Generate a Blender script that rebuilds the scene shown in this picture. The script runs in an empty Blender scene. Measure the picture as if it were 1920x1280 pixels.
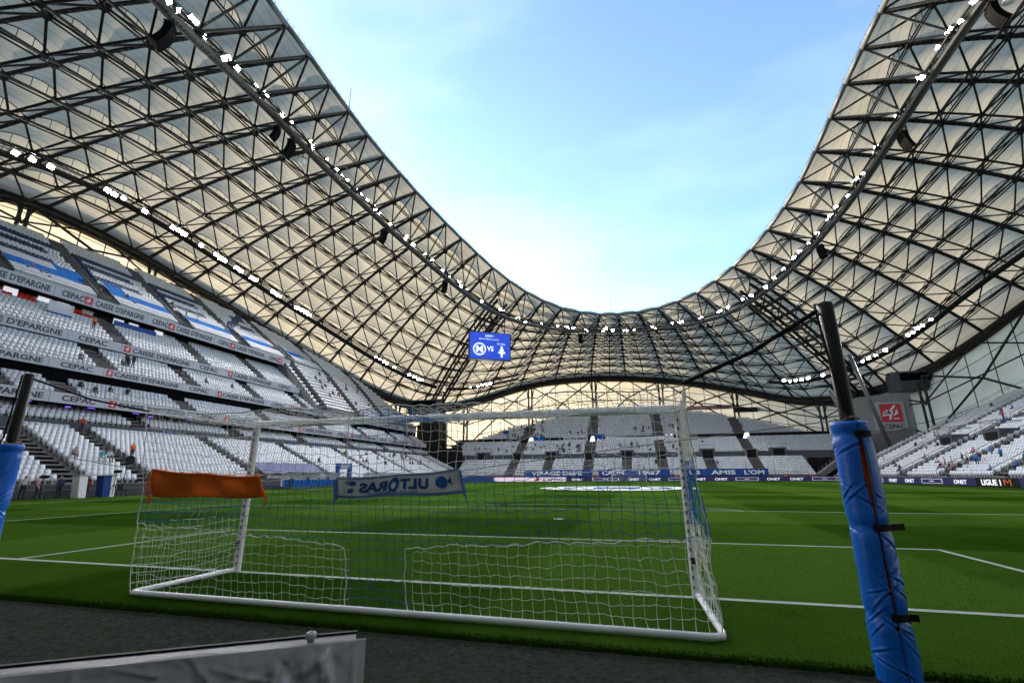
import bpy, math, random
import numpy as np
from mathutils import Matrix, Vector
random.seed(7); rng = np.random.default_rng(7)
scene = bpy.context.scene
COL = scene.collection

# ------------------------------------------------------------------ camera
CAM = np.array([3.1557, -7.2940, 1.5745]); YAW, PIT, ROL = 0.261784, 0.277133, -0.005029
cd = bpy.data.cameras.new("camera"); cam = bpy.data.objects.new("camera", cd); COL.objects.link(cam)
fw = Vector((-math.sin(YAW)*math.cos(PIT), math.cos(YAW)*math.cos(PIT), math.sin(PIT)))
rt = Vector((math.cos(YAW), math.sin(YAW), 0)); up = rt.cross(fw)
r2 = rt*math.cos(ROL)+up*math.sin(ROL); u2 = -rt*math.sin(ROL)+up*math.cos(ROL)
cam.matrix_world = Matrix(((r2.x,u2.x,-fw.x,CAM[0]),(r2.y,u2.y,-fw.y,CAM[1]),(r2.z,u2.z,-fw.z,CAM[2]),(0,0,0,1)))
cd.sensor_width = 36.0; cd.lens = 36.0*879.5/1920.0; cd.clip_start = 0.05; cd.clip_end = 6000
scene.camera = cam

# ------------------------------------------------------------------ sky, sun, exposure
SUN_EL, SUN_AZ = math.radians(9.5), math.radians(-55.0)      # azimuth from +y, negative = to the left
world = bpy.data.worlds.new("World"); scene.world = world; world.use_nodes = True
wn, wl = world.node_tree.nodes, world.node_tree.links
wn.clear()
sky = wn.new("ShaderNodeTexSky"); sky.sky_type = 'NISHITA'; sky.sun_disc = False
sky.sun_elevation = SUN_EL; sky.sun_rotation = SUN_AZ
sky.altitude = 30; sky.air_density = 1.0; sky.dust_density = 0.6; sky.ozone_density = 2.0
bg = wn.new("ShaderNodeBackground"); bg.inputs[1].default_value = 0.15
wo = wn.new("ShaderNodeOutputWorld")
# thin high cloud veil, the same all over the sky
tc = wn.new("ShaderNodeTexCoord"); mp = wn.new("ShaderNodeMapping"); mp.inputs['Scale'].default_value = (1.2, 2.2, 4.0)
nz = wn.new("ShaderNodeTexNoise"); nz.inputs['Scale'].default_value = 1.6; nz.inputs['Detail'].default_value = 6; nz.inputs['Roughness'].default_value = .5
rp = wn.new("ShaderNodeValToRGB"); rp.color_ramp.elements[0].position = .42; rp.color_ramp.elements[1].position = .8
rp.color_ramp.elements[0].color = (0,0,0,1); rp.color_ramp.elements[1].color = (.07,.07,.07,1)
mx = wn.new("ShaderNodeMixRGB"); mx.inputs[2].default_value = (7.5,7.8,8.2,1)
wl.new(tc.outputs['Generated'], mp.inputs[0]); wl.new(mp.outputs[0], nz.inputs['Vector']); wl.new(nz.outputs[0], rp.inputs[0])
wl.new(rp.outputs[0], mx.inputs[0]); wl.new(sky.outputs[0], mx.inputs[1]); wl.new(mx.outputs[0], bg.inputs[0]); wl.new(bg.outputs[0], wo.inputs[0])
sd = bpy.data.lights.new("sun", 'SUN'); sd.energy = 2.4; sd.angle = math.radians(0.6); sd.color = (1.0, .89, .68)
sun = bpy.data.objects.new("sun", sd); COL.objects.link(sun)
sdir = Vector((math.sin(SUN_AZ)*math.cos(SUN_EL), math.cos(SUN_AZ)*math.cos(SUN_EL), math.sin(SUN_EL)))
sun.rotation_euler = (-sdir).to_track_quat('-Z', 'Y').to_euler(); sun.location = (-60, 120, 90)
vs = scene.view_settings; vs.view_transform = 'Standard'; vs.look = 'None'; vs.gamma = 1.0; vs.use_curve_mapping = False
vs.exposure = 2.08
scene.render.engine = 'CYCLES'
cy = scene.cycles
cy.use_denoising = True; cy.max_bounces = 7; cy.diffuse_bounces = 4; cy.transmission_bounces = 5; cy.transparent_max_bounces = 10
cy.sample_clamp_indirect = 6.0; cy.caustics_reflective = False; cy.caustics_refractive = False

# ------------------------------------------------------------------ materials
def mat(name, col, rough=.6, metal=0.0, spec=.5, noise=0, nscale=5.0, bump=0, bscale=40.0, emit=None, estr=0, coat=0):
    m = bpy.data.materials.new(name); m.use_nodes = True
    n, l = m.node_tree.nodes, m.node_tree.links; b = n["Principled BSDF"]
    b.inputs['Base Color'].default_value = (*col, 1); b.inputs['Roughness'].default_value = rough
    b.inputs['Metallic'].default_value = metal; b.inputs['Specular IOR Level'].default_value = spec
    if coat: b.inputs['Coat Weight'].default_value = coat
    if noise or bump: t = n.new("ShaderNodeTexCoord")
    if noise:
        x = n.new("ShaderNodeTexNoise"); x.inputs['Scale'].default_value = nscale; x.inputs['Detail'].default_value = 5
        l.new(t.outputs['Object'], x.inputs['Vector'])
        mr = n.new("ShaderNodeMapRange"); mr.inputs[3].default_value = 1-noise; mr.inputs[4].default_value = 1+noise
        l.new(x.outputs[0], mr.inputs[0])
        mm = n.new("ShaderNodeVectorMath"); mm.operation = 'SCALE'; mm.inputs[0].default_value = col
        l.new(mr.outputs[0], mm.inputs['Scale']); l.new(mm.outputs[0], b.inputs['Base Color'])
    if bump:
        x2 = n.new("ShaderNodeTexNoise"); x2.inputs['Scale'].default_value = bscale; x2.inputs['Detail'].default_value = 4
        l.new(t.outputs['Object'], x2.inputs['Vector'])
        bp = n.new("ShaderNodeBump"); bp.inputs['Strength'].default_value = bump; bp.inputs['Distance'].default_value = .02
        l.new(x2.outputs[0], bp.inputs['Height']); l.new(bp.outputs[0], b.inputs['Normal'])
    if emit: b.inputs['Emission Color'].default_value = (*emit, 1); b.inputs['Emission Strength'].default_value = estr
    return m
def membrane(name, dcol, tcol, seams, fac):
    m = bpy.data.materials.new(name); m.use_nodes = True
    n, l = m.node_tree.nodes, m.node_tree.links; n.clear()
    out = n.new("ShaderNodeOutputMaterial"); d = n.new("ShaderNodeBsdfDiffuse"); t = n.new("ShaderNodeBsdfTranslucent"); mixs = n.new("ShaderNodeMixShader")
    uv = n.new("ShaderNodeUVMap"); sp = n.new("ShaderNodeSeparateXYZ"); l.new(uv.outputs[0], sp.inputs[0])
    a = n.new("ShaderNodeMath"); a.operation = 'MULTIPLY'; a.inputs[1].default_value = seams; l.new(sp.outputs[0], a.inputs[0])
    f = n.new("ShaderNodeMath"); f.operation = 'FRACT'; l.new(a.outputs[0], f.inputs[0])
    g = n.new("ShaderNodeMath"); g.operation = 'LESS_THAN'; g.inputs[1].default_value = .055; l.new(f.outputs[0], g.inputs[0])
    tcn = n.new("ShaderNodeTexCoord"); nn = n.new("ShaderNodeTexNoise"); nn.inputs['Scale'].default_value = .12; nn.inputs['Detail'].default_value = 7; nn.inputs['Roughness'].default_value = .65
    l.new(tcn.outputs['Object'], nn.inputs['Vector'])
    mr = n.new("ShaderNodeMapRange"); mr.inputs[1].default_value = .3; mr.inputs[2].default_value = .7; mr.inputs[3].default_value = .72; mr.inputs[4].default_value = 1.08; l.new(nn.outputs[0], mr.inputs[0])
    sm = n.new("ShaderNodeMapRange"); sm.inputs[3].default_value = 1.0; sm.inputs[4].default_value = .5; l.new(g.outputs[0], sm.inputs[0])
    k = n.new("ShaderNodeMath"); k.operation = 'MULTIPLY'; l.new(mr.outputs[0], k.inputs[0]); l.new(sm.outputs[0], k.inputs[1])
    for nd, c in ((d, dcol), (t, tcol)):
        v = n.new("ShaderNodeVectorMath"); v.operation = 'SCALE'; v.inputs[0].default_value = c; l.new(k.outputs[0], v.inputs['Scale']); l.new(v.outputs[0], nd.inputs['Color'])
    mixs.inputs[0].default_value = fac; l.new(d.outputs[0], mixs.inputs[1]); l.new(t.outputs[0], mixs.inputs[2]); l.new(mixs.outputs[0], out.inputs[0])
    return m
M = {}
M['steel'] = mat('dark_steel', (.015,.015,.0155), .6, 0, spec=.3, noise=.35, nscale=.6)
M['steel2'] = mat('grey_steel', (.09,.092,.095), .55, 0, noise=.2, nscale=1)
M['steel3'] = mat('brown_steel', (.012,.0105,.009), .7, spec=.3, noise=.3, nscale=.4)
M['roof'] = membrane('roof_membrane', (.62,.61,.58), (.53,.47,.37), 4.0, .43)
M['facade'] = membrane('facade_membrane', (.6,.6,.58), (.84,.72,.56), 1.0, .47)
M['seat'] = mat('white_seat', (.56,.58,.61), .45, noise=.06, nscale=3)
M['seatshade'] = mat('seat_shell', (.55,.57,.6), .5)
M['seatblue'] = mat('navy_seat', (.008,.03,.1), .5)
M['azure'] = mat('azure_sheet', (.006,.10,.34), .85, spec=.05)
M['whitesheet'] = mat('white_sheet', (.38,.4,.42), .85, spec=.05)
M['seatred'] = mat('red_seat', (.6,.03,.02), .5)
M['conc'] = mat('concrete', (.14,.138,.136), .85, noise=.25, nscale=.8, bump=.15, bscale=6)
M['stairs'] = mat('stair_concrete', (.17,.16,.152), .9, noise=.3, nscale=1.2)
M['concL'] = mat('pale_concrete', (.26,.255,.25), .85, noise=.15, nscale=.5)
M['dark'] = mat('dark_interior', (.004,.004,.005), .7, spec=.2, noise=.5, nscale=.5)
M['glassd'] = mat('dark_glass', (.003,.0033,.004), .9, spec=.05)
M['wallgrey'] = mat('grey_parapet', (.075,.082,.092), .7, spec=.3, noise=.15, nscale=.4)
M['fascia'] = mat('fascia_panel', (.47,.48,.52), .5, noise=.05, nscale=1)
M['ink'] = mat('black_lettering', (.015,.015,.02), .5)
M['redlogo'] = mat('red_logo', (.55,.03,.04), .5)
M['white'] = mat('white_paint', (.82,.82,.84), .35, noise=.04, nscale=4)
M['whitetext'] = mat('white_lettering', (.8,.8,.82), .5)
M['blueban'] = mat('blue_banner', (.006,.055,.26), .7, noise=.1, nscale=1)
M['navy'] = mat('navy_led_panel', (.012,.012,.045), .35, emit=(.02,.02,.09), estr=.12)
M['ledwhite'] = mat('led_white', (.8,.8,.8), .5, emit=(.8,.82,.9), estr=.15)
M['ledpink'] = mat('led_pale_pink', (.75,.6,.7), .5, emit=(.8,.6,.72), estr=.12)
M['black'] = mat('matte_black', (.005,.005,.0055), .65, spec=.25, noise=.3, nscale=8)
M['blackgloss'] = mat('black_pole', (.006,.006,.0065), .35, spec=.4, noise=.2, nscale=6)
M['soot'] = mat('soot_black', (.0018,.0018,.002), .8, spec=.1)
M['rail'] = mat('rail_metal', (.2,.21,.22), .35, .6)
M['lamp'] = mat('lit_lamp_lens', (1,1,1), .5, emit=(1,.97,.97), estr=320)
M['lampcase'] = mat('lamp_housing', (.3,.3,.31), .45)
M['purple'] = mat('purple_light', (.1,.05,.4), .5, emit=(.25,.12,1), estr=.35)
M['warmlit'] = mat('warm_lit_room', (.6,.4,.2), .6, emit=(1,.6,.25), estr=.08)
M['dayglow'] = mat('daylight_glow', (.9,.9,.9), .5, emit=(1,1,.97), estr=.3)  # emits by itself, in place of daylight coming through
M['screen'] = mat('blue_screen', (.0,.003,.02), .4, emit=(.0,.011,.15), estr=1.0)
M['screentext'] = mat('screen_lettering', (.9,.9,.9), .3, emit=(.85,.92,1), estr=.16)
M['netw'] = mat('white_cord', (.86,.86,.82), .7)
M['netb'] = mat('blue_cord', (.008,.15,.45), .7)
M['orange'] = mat('orange_towel', (.95,.17,.006), .9, noise=.08, nscale=30, bump=.3, bscale=300)
M['scarf'] = mat('grey_white_scarf', (.95,.95,.97), .9, noise=.08, nscale=20, bump=.3, bscale=250)
M['scarfblue'] = mat('blue_knit', (.02,.12,.42), .9)
M['scarfedge'] = mat('pale_blue_knit', (.16,.27,.6), .9, noise=.1, nscale=30)
M['vinyl'] = mat('blue_vinyl', (.002,.15,.72), .3, noise=.08, nscale=3, bump=.12, bscale=25)
M['redfoam'] = mat('red_foam', (.5,.05,.012), .8, noise=.3, nscale=14)
M['tan'] = mat('tan_webbing', (.3,.24,.15), .8)
M['skin'] = mat('skin', (.42,.25,.17), .6)
M['hair'] = mat('dark_hair', (.03,.02,.015), .7)
for k_, c_ in dict(c_black=(.02,.02,.022), c_navy=(.02,.04,.12), c_blue=(.03,.16,.5), c_white=(.6,.6,.6), c_grey=(.14,.14,.15), c_red=(.5,.04,.03),
                   c_orange=(.8,.16,.02), c_yellow=(.6,.7,.05), c_teal=(.05,.4,.42), c_pink=(.6,.25,.28), c_tan=(.35,.28,.2)).items(): M[k_] = mat(k_[2:]+'_cloth', c_, .85)

def grass_material():
    m = bpy.data.materials.new('mown_grass'); m.use_nodes = True
    n, l = m.node_tree.nodes, m.node_tree.links; n.remove(n["Principled BSDF"]); b = n.new('ShaderNodeBsdfDiffuse'); l.new(b.outputs[0], n['Material Output'].inputs[0])
    t = n.new("ShaderNodeTexCoord"); sp = n.new("ShaderNodeSeparateXYZ"); l.new(t.outputs['Object'], sp.inputs[0])
    def band(o, w, off):
        a = n.new("ShaderNodeMath"); a.operation = 'MULTIPLY_ADD'; a.inputs[1].default_value = 1/w; a.inputs[2].default_value = off; l.new(o, a.inputs[0])
        p = n.new("ShaderNodeMath"); p.operation = 'PINGPONG'; p.inputs[1].default_value = 1.0; l.new(a.outputs[0], p.inputs[0])
        r = n.new("ShaderNodeMapRange"); r.interpolation_type = 'SMOOTHSTEP'; r.inputs[1].default_value = .46; r.inputs[2].default_value = .54; l.new(p.outputs[0], r.inputs[0]); return r.outputs[0]
    s1 = band(sp.outputs[1], 5.5, .5); s2 = band(sp.outputs[0], 7.0, .35)
    ad = n.new("ShaderNodeMath"); ad.operation = 'ADD'; l.new(s1, ad.inputs[0]); l.new(s2, ad.inputs[1])
    n1 = n.new("ShaderNodeTexNoise"); n1.inputs['Scale'].default_value = .5; n1.inputs['Detail'].default_value = 8; n1.inputs['Roughness'].default_value = .7; l.new(t.outputs['Object'], n1.inputs['Vector'])
    n2 = n.new("ShaderNodeTexNoise"); n2.inputs['Scale'].default_value = 45; n2.inputs['Detail'].default_value = 4; n2.inputs['Roughness'].default_value = .8; l.new(t.outputs['Object'], n2.inputs['Vector'])
    ma = n.new("ShaderNodeMath"); ma.operation = 'MULTIPLY_ADD'; ma.inputs[1].default_value = .21; l.new(ad.outputs[0], ma.inputs[0])
    mb = n.new("ShaderNodeMath"); mb.operation = 'MULTIPLY_ADD'; mb.inputs[1].default_value = .55; l.new(n1.outputs[0], mb.inputs[0])
    mc = n.new("ShaderNodeMath"); mc.operation = 'MULTIPLY'; mc.inputs[1].default_value = .35; l.new(n2.outputs[0], mc.inputs[0])
    l.new(mc.outputs[0], mb.inputs[2]); l.new(mb.outputs[0], ma.inputs[2])
    rp = n.new("ShaderNodeValToRGB"); e = rp.color_ramp.elements; e[0].position = .25; e[0].color = (.0062,.026,.0006,1); e[1].position = .85; e[1].color = (.05,.105,.012,1)
    l.new(ma.outputs[0], rp.inputs[0]); l.new(rp.outputs[0], b.inputs['Color'])
    bp = n.new("ShaderNodeBump"); bp.inputs['Strength'].default_value = .6; bp.inputs['Distance'].default_value = .03; l.new(n2.outputs[0], bp.inputs['Height']); l.new(bp.outputs[0], b.inputs['Normal'])
    return m
M['grass'] = grass_material()
M['blade'] = mat('grass_blade', (.018,.045,.002), .9, spec=.0, noise=.45, nscale=2.5)
M['turf'] = mat('artificial_turf', (.042,.049,.035), 1.0, noise=.9, nscale=22, bump=1.0, bscale=60, spec=0)
M['line'] = mat('line_paint', (.36,.4,.33), .9, noise=.25, nscale=14, bump=.5, bscale=80)
M['asphalt'] = mat('grey_ground', (.12,.12,.12), .9)
M['tarp'] = mat('navy_tarpaulin', (.02,.04,.15), .6)
M['alu'] = mat('grey_aluminium', (.035,.035,.043), .5, 0, noise=.08, nscale=6)
def plastic_material():
    m = bpy.data.materials.new('clear_plastic_film'); m.use_nodes = True
    n, l = m.node_tree.nodes, m.node_tree.links; b = n["Principled BSDF"]
    b.inputs['Base Color'].default_value = (.5,.5,.53,1); b.inputs['Roughness'].default_value = .17; b.inputs['Alpha'].default_value = .66; b.inputs['Specular IOR Level'].default_value = 1.0
    t = n.new("ShaderNodeTexCoord"); x = n.new("ShaderNodeTexNoise"); x.inputs['Scale'].default_value = 3.5; x.inputs['Detail'].default_value = 2; x.inputs['Distortion'].default_value = 1.0
    l.new(t.outputs['Object'], x.inputs['Vector']); bp = n.new("ShaderNodeBump"); bp.inputs['Strength'].default_value = .12; bp.inputs['Distance'].default_value = .03
    l.new(x.outputs[0], bp.inputs['Height']); l.new(bp.outputs[0], b.inputs['Normal']); return m
M['plastic'] = plastic_material()

# ------------------------------------------------------------------ mesh helpers
def npmesh(name, V, F):
    V = np.asarray(V, np.float32); F = np.asarray(F, np.int32); k = F.shape[1]
    me = bpy.data.meshes.new(name); me.vertices.add(len(V)); me.vertices.foreach_set('co', V.ravel())
    me.loops.add(F.size); me.loops.foreach_set('vertex_index', F.ravel())
    me.polygons.add(len(F)); me.polygons.foreach_set('loop_start', np.arange(0, F.size, k, dtype=np.int32))
    me.update(calc_edges=True); return me
def link(name, me, mats=None, parent=None, smooth=False, mw=None):
    if mats is not None and me is not None and not me.materials:
        for m in (mats if isinstance(mats, (list, tuple)) else [mats]): me.materials.append(M[m] if isinstance(m, str) else m)
    o = bpy.data.objects.new(name, me); COL.objects.link(o)
    if parent is not None: o.parent = parent
    if mw is not None: o.matrix_world = mw
    if smooth and me is not None: me.polygons.foreach_set('use_smooth', [True]*len(me.polygons))
    return o
def tag(o, label=None, cat=None, group=None, kind=None):
    if label: o['label'] = label
    if cat: o['category'] = cat
    if group: o['group'] = group
    if kind: o['kind'] = kind
    return o
def thing(name, label, cat, loc=(0,0,0), group=None, kind=None):
    o = bpy.data.objects.new(name, None); COL.objects.link(o); o.location = loc; o.empty_display_size = .2
    PEND.append(o); return tag(o, label, cat, group, kind)
PEND = []
class MB:
    """collects world-space quads and triangles; build() shifts them to the parent's origin"""
    def __init__(s): s.v = []; s.f = []; s.mi = []; s.cur = 0
    def add(s, V, F):
        b = len(s.v); s.v += [tuple(map(float, p)) for p in V]; s.f += [tuple(b+i for i in f) for f in F]; s.mi += [s.cur]*len(F); return s
    def quad(s, a, b, c, d): return s.add([a,b,c,d], [(0,1,2,3)])
    def hexa(s, c): return s.add(c, [(0,3,2,1),(4,5,6,7),(0,1,5,4),(1,2,6,5),(2,3,7,6),(3,0,4,7)])
    def box(s, x0, x1, y0, y1, z0, z1): return s.hexa([(x0,y0,z0),(x1,y0,z0),(x1,y1,z0),(x0,y1,z0),(x0,y0,z1),(x1,y0,z1),(x1,y1,z1),(x0,y1,z1)])
    def obox(s, c, ux, uy, uz):
        c = Vector(c); ux, uy, uz = Vector(ux), Vector(uy), Vector(uz)
        return s.hexa([c-ux-uy-uz, c+ux-uy-uz, c+ux+uy-uz, c-ux+uy-uz, c-ux-uy+uz, c+ux-uy+uz, c+ux+uy+uz, c-ux+uy+uz])
    def poly(s, P, r, n=6, cap=True):
        P = [Vector(p) for p in P]; rs = r if isinstance(r, (list, tuple)) else [r]*len(P); V = []; prev = None
        for i, p in enumerate(P):
            d = (P[min(i+1, len(P)-1)]-P[max(i-1, 0)]).normalized()
            if prev is None: a = d.orthogonal().normalized()
            else:
                a = prev-d*prev.dot(d); a = a.normalized() if a.length > 1e-6 else d.orthogonal().normalized()
            prev = a; b = d.cross(a)
            for k in range(n):
                t = 2*math.pi*(k+.5)/n; V.append(p+(a*math.cos(t)+b*math.sin(t))*rs[i])
        F = [(i*n+k, i*n+(k+1)%n, (i+1)*n+(k+1)%n, (i+1)*n+k) for i in range(len(P)-1) for k in range(n)]
        if cap: F += [tuple(range(n-1, -1, -1)), tuple((len(P)-1)*n+k for k in range(n))]
        return s.add(V, F)
    def tube(s, a, b, r, n=6): return s.poly([a, b], r, n)
    def build(s, name, mats, parent=None, smooth=False):
        me = bpy.data.meshes.new(name); off = Vector(parent_loc(parent))
        me.from_pydata([(p[0]-off.x, p[1]-off.y, p[2]-off.z) for p in s.v], [], s.f); me.update()
        o = link(name, me, mats, parent, smooth)
        if len(me.materials) > 1: me.polygons.foreach_set('material_index', s.mi)
        return o
def parent_loc(p):
    x = Vector((0,0,0))
    while p is not None: x += p.location; p = p.parent
    return x
# a shared unit tube (along +z, radius 1, length 1) placed by matrix
_tb = MB(); _tb.poly([(0,0,0),(0,0,1)], 1.0, 6, cap=False)
UNIT = {}
def unit_tube(m):
    if m not in UNIT:
        me = bpy.data.meshes.new('tube_'+m); me.from_pydata(_tb.v, [], _tb.f); me.update(); me.materials.append(M[m]); me.polygons.foreach_set('use_smooth', [True]*len(me.polygons)); UNIT[m] = me
    return UNIT[m]
def bar(name, a, b, r, m, parent):
    a, b = Vector(a), Vector(b); d = b-a
    o = bpy.data.objects.new(name, unit_tube(m)); COL.objects.link(o); o.parent = parent
    mw = d.to_track_quat('Z', 'Y').to_matrix().to_4x4() @ Matrix.Diagonal((r, r, d.length, 1)); mw.translation = a-parent_loc(parent)
    o.matrix_local = mw; return o
TXT = {}
def text_mesh(s, bold=.02):
    if (s, bold) not in TXT:
        c = bpy.data.curves.new('text', 'FONT'); c.body = s; c.offset = bold; c.extrude = .01; c.resolution_u = 3
        o = bpy.data.objects.new('text', c); COL.objects.link(o); dg = bpy.context.evaluated_depsgraph_get(); me = bpy.data.meshes.new_from_object(o.evaluated_get(dg))
        bpy.data.objects.remove(o); bpy.data.curves.remove(c)
        V = np.zeros(len(me.vertices)*3, np.float32); me.vertices.foreach_get('co', V); V = V.reshape(-1, 3); lo, hi = V.min(0), V.max(0)
        V[:, 0] = (V[:, 0]-lo[0])/(hi[0]-lo[0]); V[:, 1] = (V[:, 1]-lo[1])/(hi[1]-lo[1]); me.vertices.foreach_set('co', V.ravel()); me.materials.clear(); me.update()
        TXT[(s, bold)] = me
    return TXT[(s, bold)]
def text(s, origin, xd, yd, w, h, m, parent, name='lettering', bold=.02):
    """words with their lower left corner at origin, running along xd, standing along yd"""
    me = text_mesh(s, bold)
    key = (s, bold, m)
    if key not in TXT: c = me.copy(); c.materials.append(M[m]); TXT[key] = c
    xd, yd = Vector(xd).normalized(), Vector(yd).normalized(); zd = xd.cross(yd); o0 = Vector(origin)-parent_loc(parent)
    o = bpy.data.objects.new(name, TXT[key]); COL.objects.link(o); o.parent = parent
    o.matrix_local = Matrix(((xd.x*w, yd.x*h, zd.x, o0.x), (xd.y*w, yd.y*h, zd.y, o0.y), (xd.z*w, yd.z*h, zd.z, o0.z), (0,0,0,1))); return o

# ------------------------------------------------------------------ ground and pitch
g = MB().quad((-2500,-2500,-.06),(2500,-2500,-.06),(2500,2500,-.06),(-2500,2500,-.06)).build('ground', 'asphalt'); tag(g, kind='structure')
g = MB().quad((-52,-14,-.02),(52,-14,-.02),(52,122,-.02),(-52,122,-.02)).build('artificial_turf_surround', 'turf'); tag(g, kind='structure')
pitch = MB().quad((-40.5,-2.2,0),(41,-2.2,0),(41,108.6,0),(-40.5,108.6,0)).build('pitch', 'grass'); tag(pitch, kind='structure')
def strip(x0, y0, x1, y1, w=.12):
    d = Vector((x1-x0, y1-y0, 0)).normalized()*1; p = Vector((-d.y, d.x, 0))*w/2; a, b = Vector((x0,y0,.006)), Vector((x1,y1,.006))
    return MB().quad(a-p, b-p, b+p, a+p).build('painted_line', 'line', pitch)
strip(-34,0,-3.66,0); strip(-3.66,0,3.66,0); strip(3.66,0,34,0); strip(-9.1,.06,-9.1,5.5); strip(9.1,.06,9.1,5.5); strip(-9.16,5.5,9.16,5.5)
strip(-20.1,.06,-20.1,16.5); strip(20.1,.06,20.1,16.5); strip(-20.16,16.5,20.16,16.5); strip(-34,.06,-34,105); strip(34,.06,34,105)
strip(-33.9,52.5,-9.3,52.5); strip(9.3,52.5,33.9,52.5); strip(-34,105,34,105)
def arc(cx, cy_, r, a0, a1, n, w=.12):
    m_ = MB()
    for i in range(n):
        t0, t1 = a0+(a1-a0)*i/n, a0+(a1-a0)*(i+1)/n
        m_.quad(*[(cx+q*math.cos(t), cy_+q*math.sin(t), .009) for q, t in ((r-w/2,t0),(r+w/2,t0),(r+w/2,t1),(r-w/2,t1))])
    return m_.build('painted_line', 'line', pitch)
arc(0,11,9.15,math.radians(37),math.radians(143),30); arc(0,11,.1,0,6.283,10,.2)
# real blades close to the camera, each rooted in the pitch
def blades(n, x0, x1, y0, y1, h, name, m, parent, seed):
    r = np.random.default_rng(seed); x = r.uniform(x0, x1, n); y = y0+(y1-y0)*r.random(n)**2.6; a = r.uniform(0, 6.28, n); hh = h*r.uniform(.5, 1.2, n); w = .0035+.0012*(y-y0)
    P = np.stack([x, y, np.zeros(n)], 1); dx = np.stack([np.cos(a), np.sin(a), 0*a], 1)*w[:, None]; ln = np.stack([r.normal(0,.35,n)*hh, r.normal(0,.35,n)*hh, hh], 1)
    V = np.stack([P-dx, P+dx, P+ln], 1).reshape(-1, 3); o = link(name, npmesh(name, V, np.arange(3*n).reshape(-1, 3)), m, parent)
    return tag(o, kind='stuff')
blades(30000, -8, 8.5, -2.2, 5, .008, 'grass_blades', 'blade', pitch, 1)
blades(26000, -8, 8.5, -2.32, -2.1, .03, 'grass_edge', 'blade', pitch, 2)

# ------------------------------------------------------------------ stands
EA, EB, EC = 87.0, 92.0, 52.5            # plan ellipse that limits the upper seat rows
def ell_lim(d, a, b): return b*math.sqrt(max(0, 1-(d/a)**2)) if abs(d) < a else -1
SEATV, SEATF = [], []
def seat_template(full):
    b = MB()
    # x across, y towards the pitch, z up from the tread
    b.hexa([(-.228,-.15,.34),(.228,-.15,.34),(.228,-.10,.34),(-.228,-.10,.34),(-.222,-.24,.82),(.222,-.24,.82),(.222,-.19,.83),(-.222,-.19,.83)])
    if full:
        b.hexa([(-.22,-.09,.30),(.22,-.09,.30),(.22,-.03,.31),(-.22,-.03,.31),(-.215,-.16,.66),(.215,-.16,.66),(.215,-.11,.68),(-.215,-.11,.68)])
        b.hexa([(-.05,-.2,.02),(.05,-.2,.02),(.05,-.1,.02),(-.05,-.1,.02),(-.05,-.2,.37),(.05,-.2,.37),(.05,-.1,.37),(-.05,-.1,.37)])
    return np.array(b.v), np.array(b.f)
ST_FULL, ST_FAR = seat_template(True), seat_template(False)
SEAT_ME = {}
def seat_mesh(m):
    if m not in SEAT_ME: SEAT_ME[m] = npmesh('seat', *ST_FULL); SEAT_ME[m].materials.append(M[m])
    return SEAT_ME[m]
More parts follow.
